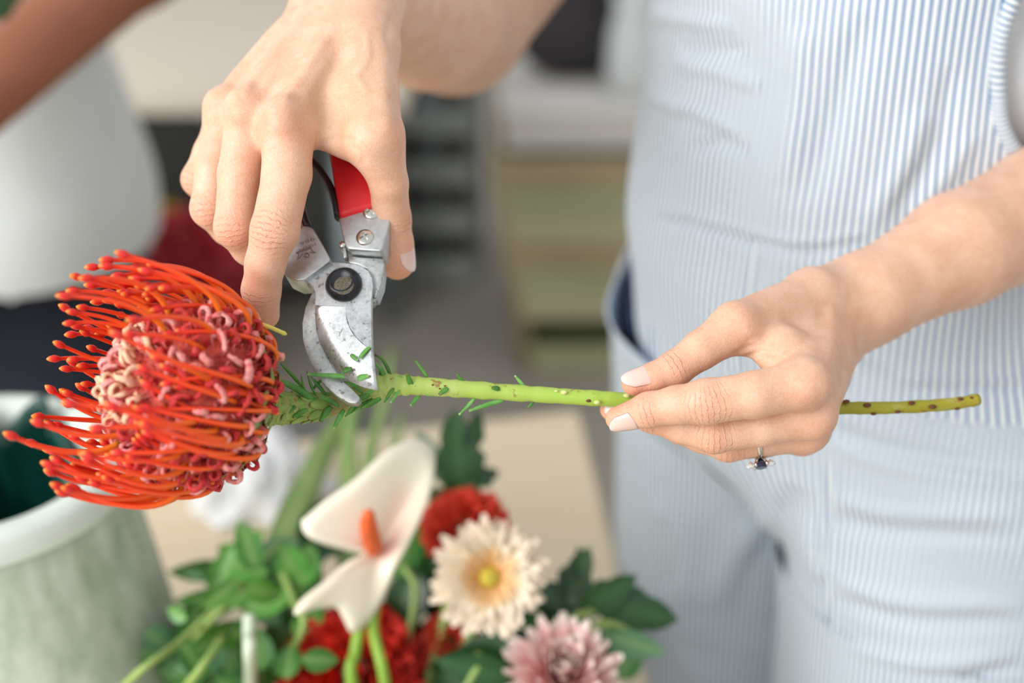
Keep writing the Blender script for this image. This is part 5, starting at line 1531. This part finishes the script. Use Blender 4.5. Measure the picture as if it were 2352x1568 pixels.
def add_leaf(parent, px, py, d, ang, Lpx, Wpx, mat, tilt=0, roll=0, lob=0.0, curl=0.25):
    s = d / FPX; p = P3(px, py, d)
    V_, F_, R_ = ovate(Lpx * s, Wpx * s, curl=curl, lob=lob)
    M = frame_at(p, ang, tilt, roll)
    me = mesh('leaf', [p + M @ Vector(v) for v in V_], F_); float_attr(me, 'rib', R_)
    return link('leaf', me, mat, parent)
def stick(parent, pts, r, mat, name='stem', seg=7):
    P_ = [P3(*q) if len(q) == 3 and not isinstance(q, Vector) else q for q in pts]
    return link(name, tube(name, catmull([tuple(p) for p in P_], 6), r, seg), mat, parent)
rg = random.Random(21)

# ---- anthurium
def sheet(name, outline, centre, mat, parent, attr=None, rings=6, thick=0.0012):
    """smooth sheet spanned between a centre and an outline given as (px, py, distance)"""
    O = catmull([tuple(P3(*q)) for q in outline + outline[:1]], 5)[:-1]; c = np.array(P3(*centre)); m = len(O)
    V_ = [tuple(c)]
    for k in range(1, rings + 1):
        u = k / rings
        for o in O: V_.append(tuple(c + (o - c) * u + np.array(CAMP - Vector(c)) * (0.004 * math.sin(u * math.pi))))
    F_ = [(0, 1 + i, 1 + (i + 1) % m) for i in range(m)]
    for k in range(rings - 1):
        for i in range(m): F_.append((1 + k * m + i, 1 + (k + 1) * m + i, 1 + (k + 1) * m + (i + 1) % m, 1 + k * m + (i + 1) % m))
    me = mesh(name, V_, F_)
    if attr: float_attr(me, attr[0], [attr[1](Vector(v)) for v in V_])
    o = link(name, me, mat, parent); md = o.modifiers.new('thickness', 'SOLIDIFY'); md.thickness = thick
    return o
t = NT('cream_spathe'); n1 = t.noise(25, 3)
t.set(color=t.mix(t.attr('pink'), t.ramp(n1, [(0.3, srgb(243, 235, 208)), (0.7, srgb(248, 243, 226))]), srgb(240, 170, 158)), rough=0.35)
M_SPATHE = t.m
ant = empty('anthurium', P3(850, 1270, 0.735)); tag(ant, 'cream heart-shaped anthurium with an orange spadix above the red blooms', 'flower')
pk0, pk1 = P3(925, 1160, 0.735), P3(880, 1265, 0.735)
def pinkf(v):
    ab = pk1 - pk0; t_ = max(0, min(1, (v - pk0).dot(ab) / ab.dot(ab))); return max(0, 1 - ((v - pk0 - ab * t_).length / 0.010)) ** 0.9 * 0.9
sheet('spathe', [(692, 1196, .715), (745, 1150, .718), (815, 1100, .722), (880, 1040, .728), (930, 1012, .735), (975, 1012, .742), (998, 1045, .745), (992, 1120, .742), (965, 1195, .738), (935, 1255, .735),
                 (905, 1310, .735), (880, 1370, .734), (845, 1425, .728), (808, 1452, .72), (790, 1425, .718), (770, 1395, .716), (720, 1398, .708), (676, 1412, .70), (692, 1380, .706), (745, 1340, .716),
                 (790, 1300, .728), (838, 1272, .742), (790, 1258, .735), (730, 1240, .722), (698, 1222, .716)], (872, 1262, .744), M_SPATHE, ant, ('pink', pinkf))
M_SPADIX = simple_mat('orange_spadix', (226, 98, 44), 0.6, 0.25, 300, bump=0.5)
sp_ = catmull([tuple(P3(*q)) for q in ((862, 1268, .738), (852, 1235, .722), (846, 1200, .708), (848, 1172, .700))], 6)
link('spadix', tube('spadix', sp_, np.interp(np.linspace(0, 1, len(sp_)), [0, 0.15, 0.6, 0.9, 1.0], [.003, .0052, .0045, .003, .0012]), 12), M_SPADIX, ant)
stick(ant, [(872, 1275, .748), (862, 1380, .742), (858, 1450, .730), (884, 1568, .724), mouth], 0.0030, M_STICK2)
# second anthurium stalk
bud = empty('bare_stalk', P3(812, 1460, .725)); tag(bud, 'smooth bright green stalk rising in front of the red blooms', 'stem')
stick(bud, [(828, 1425, .731), (815, 1500, .726), (808, 1568, .724), mouth + Vector((-0.01, 0, 0))], 0.0031, M_STICK2)

# ---- layered blooms with separate petals
def petal_mesh(L, Wd, cup, tipc, seed):
    V_, A_ = [], []
    for i in range(6):
        u = i / 5; w = Wd / 2 * (0.35 + 0.65 * math.sin(math.pi * min(0.98, 0.1 + 0.8 * u)) ** 0.8) * (0.55 if i == 5 else 1)
        for a in (-1, 0, 1): V_.append((u * L, w * a, cup * L * u * u + 0.35 * w * abs(a))); A_.append(u)
    F_ = [(i * 3 + k, i * 3 + k + 1, i * 3 + 4 + k, i * 3 + 3 + k) for i in range(5) for k in range(2)]
    me = mesh('petal', V_, F_); float_attr(me, 'along', A_); return me
def bloom(root, c, nrm, R_, rings, mat, eye=None):
    """rings: (count, length fraction, elevation degrees, width mm, cup, base offset)"""
    z = nrm.normalized(); x = Vector((1, 0, 0)); x = (x - z * x.dot(z)).normalized(); y = z.cross(x)
    B = Matrix((x, y, z)).transposed().to_4x4(); B.translation = c
    for k, (cnt, lf, el, wd, cup, lift) in enumerate(rings):
        me = petal_mesh(R_ * lf, wd / 1000, cup, 0, k); me.materials.append(mat[1] if isinstance(mat, tuple) and lf < 0.6 else (mat[0] if isinstance(mat, tuple) else mat))
        r0 = 0.0045 if isinstance(mat, tuple) else 0.0
        for i in range(cnt):
            a = 2 * math.pi * (i + 0.5 * (k % 2)) / cnt + rg.uniform(-0.08, 0.08)
            M = B @ Matrix.Translation((0, 0, lift / 1000)) @ Matrix.Rotation(a, 4, 'Z') @ Matrix.Translation((r0, 0, 0)) @ Matrix.Rotation(-math.radians(el + rg.uniform(-6, 6)), 4, 'Y') @ Matrix.Rotation(rg.uniform(-0.3, 0.3), 4, 'X') @ Matrix.Scale(rg.uniform(0.9, 1.08), 4)
            o = bpy.data.objects.new('petal', me); COL.objects.link(o); o.parent = root; o.matrix_parent_inverse = parent_world(root).inverted(); o.matrix_basis = M
    if eye:
        V_, F_ = lathe_data([(0.0055, 0.0), (0.0055, 0.004), (0.004, 0.0065), (0.0002, 0.007)], 16)
        link('eye', mesh('eye', [B @ Vector(v) for v in V_], F_), eye, root)
def petal_mat(name, stops, rough=0.55):
    t = NT(name); n1 = t.noise(60, 3); c = t.ramp(t.attr('along'), [(p, srgb(*q)) for p, q in stops])
    t.set(color=t.mix(t.math('MULTIPLY', n1, 0.2), c, srgb(*stops[-1][1])), rough=rough, sss=0.2); t.b.inputs['Subsurface Scale'].default_value = 0.002; return t.m
M_CREAM = petal_mat('cream_petal', [(0.0, (226, 150, 70)), (0.25, (238, 196, 136)), (0.55, (246, 226, 192)), (1.0, (249, 230, 208))])
M_CREAM2 = petal_mat('apricot_petal', [(0.0, (220, 132, 48)), (0.5, (232, 168, 96)), (1.0, (244, 214, 168))])
M_PINKW = petal_mat('pink_white_petal', [(0.0, (214, 88, 84)), (0.45, (226, 130, 132)), (0.8, (240, 196, 192)), (1.0, (248, 236, 226))])
M_EYE = simple_mat('green_yellow_eye', (196, 178, 60), 0.8, 0.3, 500, bump=0.6)
c1 = P3(1122, 1324, .735)
f1 = empty('cream_chrysanthemum', c1); tag(f1, 'cream chrysanthemum with orange heart and yellow-green eye in the bunch', 'flower')
n1_ = (CAMP - c1).normalized() * 1.0 + Vector((0.10, 0.0, -0.10))
bloom(f1, c1, n1_, 0.0305, [(26, 0.86, -4, 6.5, 0.10, 0), (26, 0.84, 6, 6.2, 0.12, 1), (24, 0.74, 14, 6.0, 0.12, 1.5), (22, 0.60, 22, 5.4, 0.10, 2), (20, 0.45, 28, 4.8, 0.08, 2.5), (16, 0.32, 32, 4.0, 0.05, 2.5), (14, 0.22, 36, 3.2, 0.05, 2.5)], (M_CREAM, M_CREAM2), M_EYE)
stick(f1, [c1 - n1_.normalized() * 0.002, c1 - n1_.normalized() * 0.03 + Vector((0, 0, -0.02)), mouth], 0.0028, M_L3 and M_STICK)
c2 = P3(1292, 1562, .725)
f2 = empty('pink_chrysanthemum', c2); tag(f2, 'pink and white chrysanthemum with incurved petals at the edge of the bunch', 'flower')
n2_ = (CAMP - c2).normalized() * 0.75 + Vector((0.1, 0.05, 0.55))
bloom(f2, c2, n2_, 0.0315, [(20, 1.0, -2, 8.0, 0.25, 0), (20, 1.0, 16, 8.0, 0.28, 1), (18, 0.98, 32, 7.6, 0.30, 2), (16, 0.92, 46, 7.0, 0.30, 2), (14, 0.86, 58, 6.5, 0.28, 3), (10, 0.8, 70, 6.0, 0.2, 3), (7, 0.72, 80, 5.0, 0.1, 3)], M_PINKW)
stick(f2, [c2, c2 - n2_.normalized() * 0.03, mouth + Vector((0.02, 0, 0))], 0.0028, M_STICK)
# ---- ruffled red blooms
M_RED1 = simple_mat('scarlet_petal', (252, 84, 62), 0.55, 0.2, 90, sss=0.2); M_RED2 = simple_mat('deep_red_petal', (232, 52, 38), 0.55, 0.35, 70, sss=0.12)
for i, (x, y, d, r, mat, lab) in enumerate(((1068, 1212, .775, .0245, M_RED1, 'scarlet ruffled carnation behind the cream chrysanthemum'), (812, 1545, .778, .0415, M_RED2, 'large deep red ruffled bloom under the anthurium'),
                                          (1035, 1468, .785, .0165, M_RED1, 'small scarlet bloom tucked below the cream chrysanthemum'))):
    c = P3(x, y, d); e = empty('red_carnation', c); tag(e, lab, 'flower')
    ruffle('petals', c, r, 170 if r > .03 else 110, mat, e, 80 + i, wave=0.10)
    stick(e, [c, c.lerp(mouth, 0.5) + Vector((0, 0.01, -0.005)), mouth + Vector((0.012 * (i - 1), 0.01, 0))], 0.0028, M_STICK)
# ---- foliage
def sprig(name, label, stems, leaves, smat=M_STICK, group=None, lying=False):
    x, y, d = stems[0][0]; e = empty(name, P3(x, y, d)); tag(e, label, 'foliage', group)
    for st in stems: stick(e, list(st) + [mouth + Vector((rg.uniform(-0.02, 0.02), rg.uniform(-0.01, 0.02), 0)) if not lying else st[-1][:0] or WZ(st[-1][0] - 130, st[-1][1] + 150, TZ + 0.003)], 0.0020, smat)
    for lf in leaves: add_leaf(e, *lf[:7], tilt=rg.uniform(-25, 25), roll=rg.uniform(-35, 35), lob=(lf[7] if len(lf) > 7 else 0.0))
sprig('dark_leaf_spray', 'dark lobed chrysanthemum leaf rising behind the scarlet carnation', [[(1060, 1140, .80), (1040, 1300, .79)]],
      [(1062, 1150, .80, 95, 205, 110, M_L3, .22), (1050, 1120, .80, 130, 160, 62, M_L3, .18), (1070, 1120, .795, 35, 100, 60, M_L3, .18), (1040, 1150, .80, 165, 75, 50, M_L3, .1), (1050, 1085, .80, 140, 110, 56, M_L3, .1), (1075, 1040, .80, 70, 100, 52, M_L3, .1), (1060, 1150, .81, 270, 120, 90, M_L3)])
sprig('dark_leaf_spray', 'dark leafy spray spreading beside the pink chrysanthemum', [[(1400, 1400, .77), (1280, 1450, .76)], [(1500, 1490, .76), (1390, 1430, .76), (1300, 1500, .75)]],
      [(1300, 1390, .775, 70, 140, 80, M_L3, .15), (1290, 1400, .77, 130, 110, 70, M_L3, .15), (1370, 1390, .77, -8, 185, 105, M_L3, .12), (1330, 1400, .765, 25, 150, 85, M_L3, .15), (1340, 1350, .775, 92, 95, 40, M_L3),
       (1400, 1460, .755, -18, 130, 60, M_L4), (1250, 1420, .77, 200, 90, 70, M_L3), (1380, 1440, .76, -40, 130, 48, M_L4), (1260, 1450, .765, 250, 120, 80, M_L3), (1230, 1400, .78, 20, 130, 90, M_L3)])
sprig('dark_leaf_spray', 'broad dark leaves low in the bunch under the cream chrysanthemum', [[(1100, 1500, .75), (1080, 1560, .74)]],
      [(1200, 1470, .755, 205, 240, 110, M_L3), (1190, 1520, .75, 190, 230, 120, M_L3), (1000, 1560, .80, 70, 220, 150, M_L3), (930, 1568, .81, 95, 200, 140, M_L3), (1120, 1568, .80, 60, 200, 150, M_L3), (1230, 1568, .80, 75, 190, 130, M_L3), (1080, 1480, .81, 100, 200, 150, M_L3), (1380, 1568, .79, 110, 170, 110, M_L3), (1420, 1560, .79, 60, 150, 80, M_L2), (1100, 1440, .79, 250, 150, 100, M_L3), (960, 1430, .80, 260, 160, 120, M_L3), (1180, 1560, .745, 170, 180, 90, M_L3), (1210, 1440, .78, 280, 150, 90, M_L3)])
sprig('mid_leaf_spray', 'mid green leaves between the anthurium and the scarlet carnation', [[(930, 1300, .79), (950, 1400, .78)]],
      [(950, 1180, .80, 262, 190, 90, M_L2), (905, 1330, .79, 70, 150, 80, M_L2), (960, 1300, .80, 250, 190, 100, M_L3), (985, 1230, .81, 270, 200, 110, M_L3), (1000, 1330, .81, 220, 160, 110, M_L3), (760, 1280, .80, 80, 120, 90, M_L3), (700, 1260, .82, 60, 130, 90, M_L3), (640, 1330, .81, 40, 150, 90, M_L3)])
left = []
for (x, y, a, L, w, m) in ((480, 1370, 55, 190, 85, M_L1), (600, 1250, 215, 120, 70, M_L1), (640, 1250, 300, 150, 80, M_L1), (720, 1280, 250, 130, 80, M_L1), (560, 1400, 20, 120, 70, M_L1), (640, 1400, 170, 110, 60, M_L2),
                           (330, 1450, 330, 110, 70, M_L4), (400, 1530, 60, 110, 66, M_L2), (440, 1500, 30, 140, 70, M_L2), (500, 1440, 340, 120, 80, M_L2), (560, 1470, 300, 110, 70, M_L2), (620, 1420, 280, 130, 76, M_L4),
                           (600, 1540, 100, 100, 70, M_L2), (520, 1545, 75, 110, 76, M_L2), (470, 1560, 120, 120, 70, M_L2), (380, 1480, 200, 80, 50, M_L2), (650, 1500, 200, 100, 60, M_L2), (590, 1310, 110, 120, 66, M_L2), (540, 1330, 230, 110, 60, M_L2),
                           (690, 1350, 80, 120, 70, M_L1), (430, 1420, 160, 60, 40, M_L2), (660, 1560, 90, 90, 70, M_L2), (560, 1350, 350, 110, 60, M_L1), (470, 1330, 160, 50, 22, M_L4)):
    left.append((x, y, rg.uniform(.72, .80), a, L, w, m))
for k in range(44):
    u = rg.random(); y = 1290 + 270 * rg.random(); x = max(330, 520 - (y - 1290) * 0.75) + u * (700 - max(330, 520 - (y - 1290) * 0.75))
    left.append((x, y, rg.uniform(.76, .83), rg.uniform(0, 360), rg.uniform(90, 130), rg.uniform(55, 85), rg.choice((M_L2, M_L2, M_L3, M_L1, M_L4))))
sprig('leafy_sprig', 'fresh green leafy sprig on thin pale stalks between pot and anthurium', [[(640, 1250, .79), (560, 1340, .77), (470, 1440, .75)], [(560, 1330, .77), (430, 1460, .74), (300, 1560, .71)]], left[::2], lying=True)
sprig('leafy_sprig', 'darker round-leaved sprig at the foot of the speckled pot', [[(510, 1465, .735), (440, 1560, .715)], [(640, 1300, .78), (672, 1375, .76), (690, 1460, .74)]], left[1::2], lying=True)
lone = empty('round_leaf', P3(735, 1515, .70)); tag(lone, 'single small round green leaf lying over the deep red bloom', 'leaf')
add_leaf(lone, 692, 1512, .705, -5, 92, 58, M_L2, 10, 10)
# white cord-like stalks
M_WHITE = simple_mat('pale_stalk', (206, 220, 196), 0.4, 0.08)
pale = empty('pale_stalks', P3(572, 1460, .72)); tag(pale, 'pale upright stalk among the round green leaves', 'stem')
stick(pale, [(572, 1415, .735), (572, 1460, .728), (574, 1510, .72), WZ(580, 1700, TZ + 0.002)], 0.0035, M_WHITE)
# ---- tall grass blades behind the bunch
def blade(pts, w, root=None):
    P_ = catmull([tuple(P3(*q)) for q in pts], 6); V_, R_ = [], []
    n_ = len(P_)
    for i, p in enumerate(P_):
        t_ = unit(P_[min(i + 1, n_ - 1)] - P_[max(i - 1, 0)]); to = unit(np.array(CAMP) - p); s_ = unit(np.cross(t_, to)); u = i / (n_ - 1); ww = w * (1 - 0.75 * u ** 3)
        for a in (-1, 0, 1): V_.append(p + s_ * ww * a + to * 0.25 * ww * abs(a)); R_.append(0.5 if a == 0 else 0)
    F_ = [(i * 3 + k, i * 3 + k + 1, i * 3 + 4 + k, i * 3 + 3 + k) for i in range(n_ - 1) for k in range(2)]
    me = mesh('grass_blade', V_, F_); float_attr(me, 'rib', R_); o = link('grass_blade', me, M_GRASS)
    md = o.modifiers.new('thickness', 'SOLIDIFY'); md.thickness = 0.0008
    return o
for i, (pts, w, lab) in enumerate(((([(640, 1290, .80), (690, 1160, .86), (740, 1040, .94), (800, 950, 1.0), (850, 900, 1.02)]), .0085, 'broad slanting grass blade behind the anthurium'),
                                   (([(800, 1300, .82), (806, 1150, .88), (800, 1040, .94), (812, 930, 1.0), (840, 850, 1.04)]), .0065, 'upright grass blade behind the cream anthurium'),
                                   (([(830, 1300, .82), (848, 1150, .88), (850, 1040, .94), (880, 930, 1.0), (900, 800, 1.05)]), .0050, 'narrow pale grass blade reaching above the protea stem'),
                                   (([(870, 1250, .83), (895, 1120, .90), (905, 1030, .95), (925, 950, 1.0)]), .0050, 'short dark grass blade beside the lobed leaf'),
                                   (([(610, 1320, .80), (650, 1200, .86), (690, 1110, .92), (760, 1010, .98)]), .0060, 'lowest slanting grass blade next to the white tissue'))):
    tag(blade(pts, w), lab, 'grass', 'grass blades behind the bunch')
# ---- crumpled white tissue on the bench
tc = WZ(600, 1150, TZ); V_, F_ = [], []
n_, m_ = 28, 14
rgt = random.Random(8)
for j in range(m_):
    v = j / (m_ - 1)
    for i in range(n_):
        a = 2 * math.pi * i / n_; r = 0.052 * math.sin(math.pi * (0.5 - 0.46 * v)) ** 0.8 * (1 + 0.16 * math.sin(5 * a + 4 * v) + 0.10 * math.sin(9 * a - 7 * v) + rgt.uniform(-0.05, 0.05))
        V_.append(tc + Vector((r * math.cos(a), r * 0.8 * math.sin(a), 0.002 + 0.062 * v + (0.006 * rgt.uniform(-1, 1) if 0 < v < 1 else 0))))
for j in range(m_ - 1):
    for i in range(n_): F_.append((j * n_ + i, j * n_ + (i + 1) % n_, (j + 1) * n_ + (i + 1) % n_, (j + 1) * n_ + i))
F_.append(tuple(range(n_ - 1, -1, -1))); F_.append(tuple((m_ - 1) * n_ + i for i in range(n_)))
tag(link('crumpled_tissue', mesh('crumpled_tissue', V_, F_, False), simple_mat('white_tissue', (232, 234, 236), 0.9, 0.03)), 'ball of crumpled white tissue on the bench behind the leaves', 'tissue')
# ---- clippings stuck to the blade and a leaf at the top corner
for i, (pts, w) in enumerate(((((612, 1205), (650, 1240)), 26), (((660, 1225), (700, 1180), (725, 1160)), 22), (((568, 1300), (618, 1285)), 34), (((650, 1345), (712, 1325)), 40))):
    P_ = [on_plane(*zp([q])[0], 3.6) for q in pts]
    V_, F_, E_ = leaf_blade(P_, w * 0.40179 / 5.95, 0.4, True, side=SEC_N)
    me = mesh('leaf_clipping', V_, F_); float_attr(me, 'edge', E_)
    tag(link('leaf_clipping', me, M_PLEAF2 if i != 2 else M_PLEAF), 'tiny green leaf clipping stuck to the secateur blade', 'leaf', 'clippings on the secateur blade')
cl = empty('leaf_bunch', P3(-40, 10, .98)); tag(cl, 'dark green leaves held above the bare brown arm', 'foliage')
for a, L in ((200, 150), (20, 90), (60, 120), (-20, 60)): add_leaf(cl, -30, 10, .98, a, L, 60, M_L3)
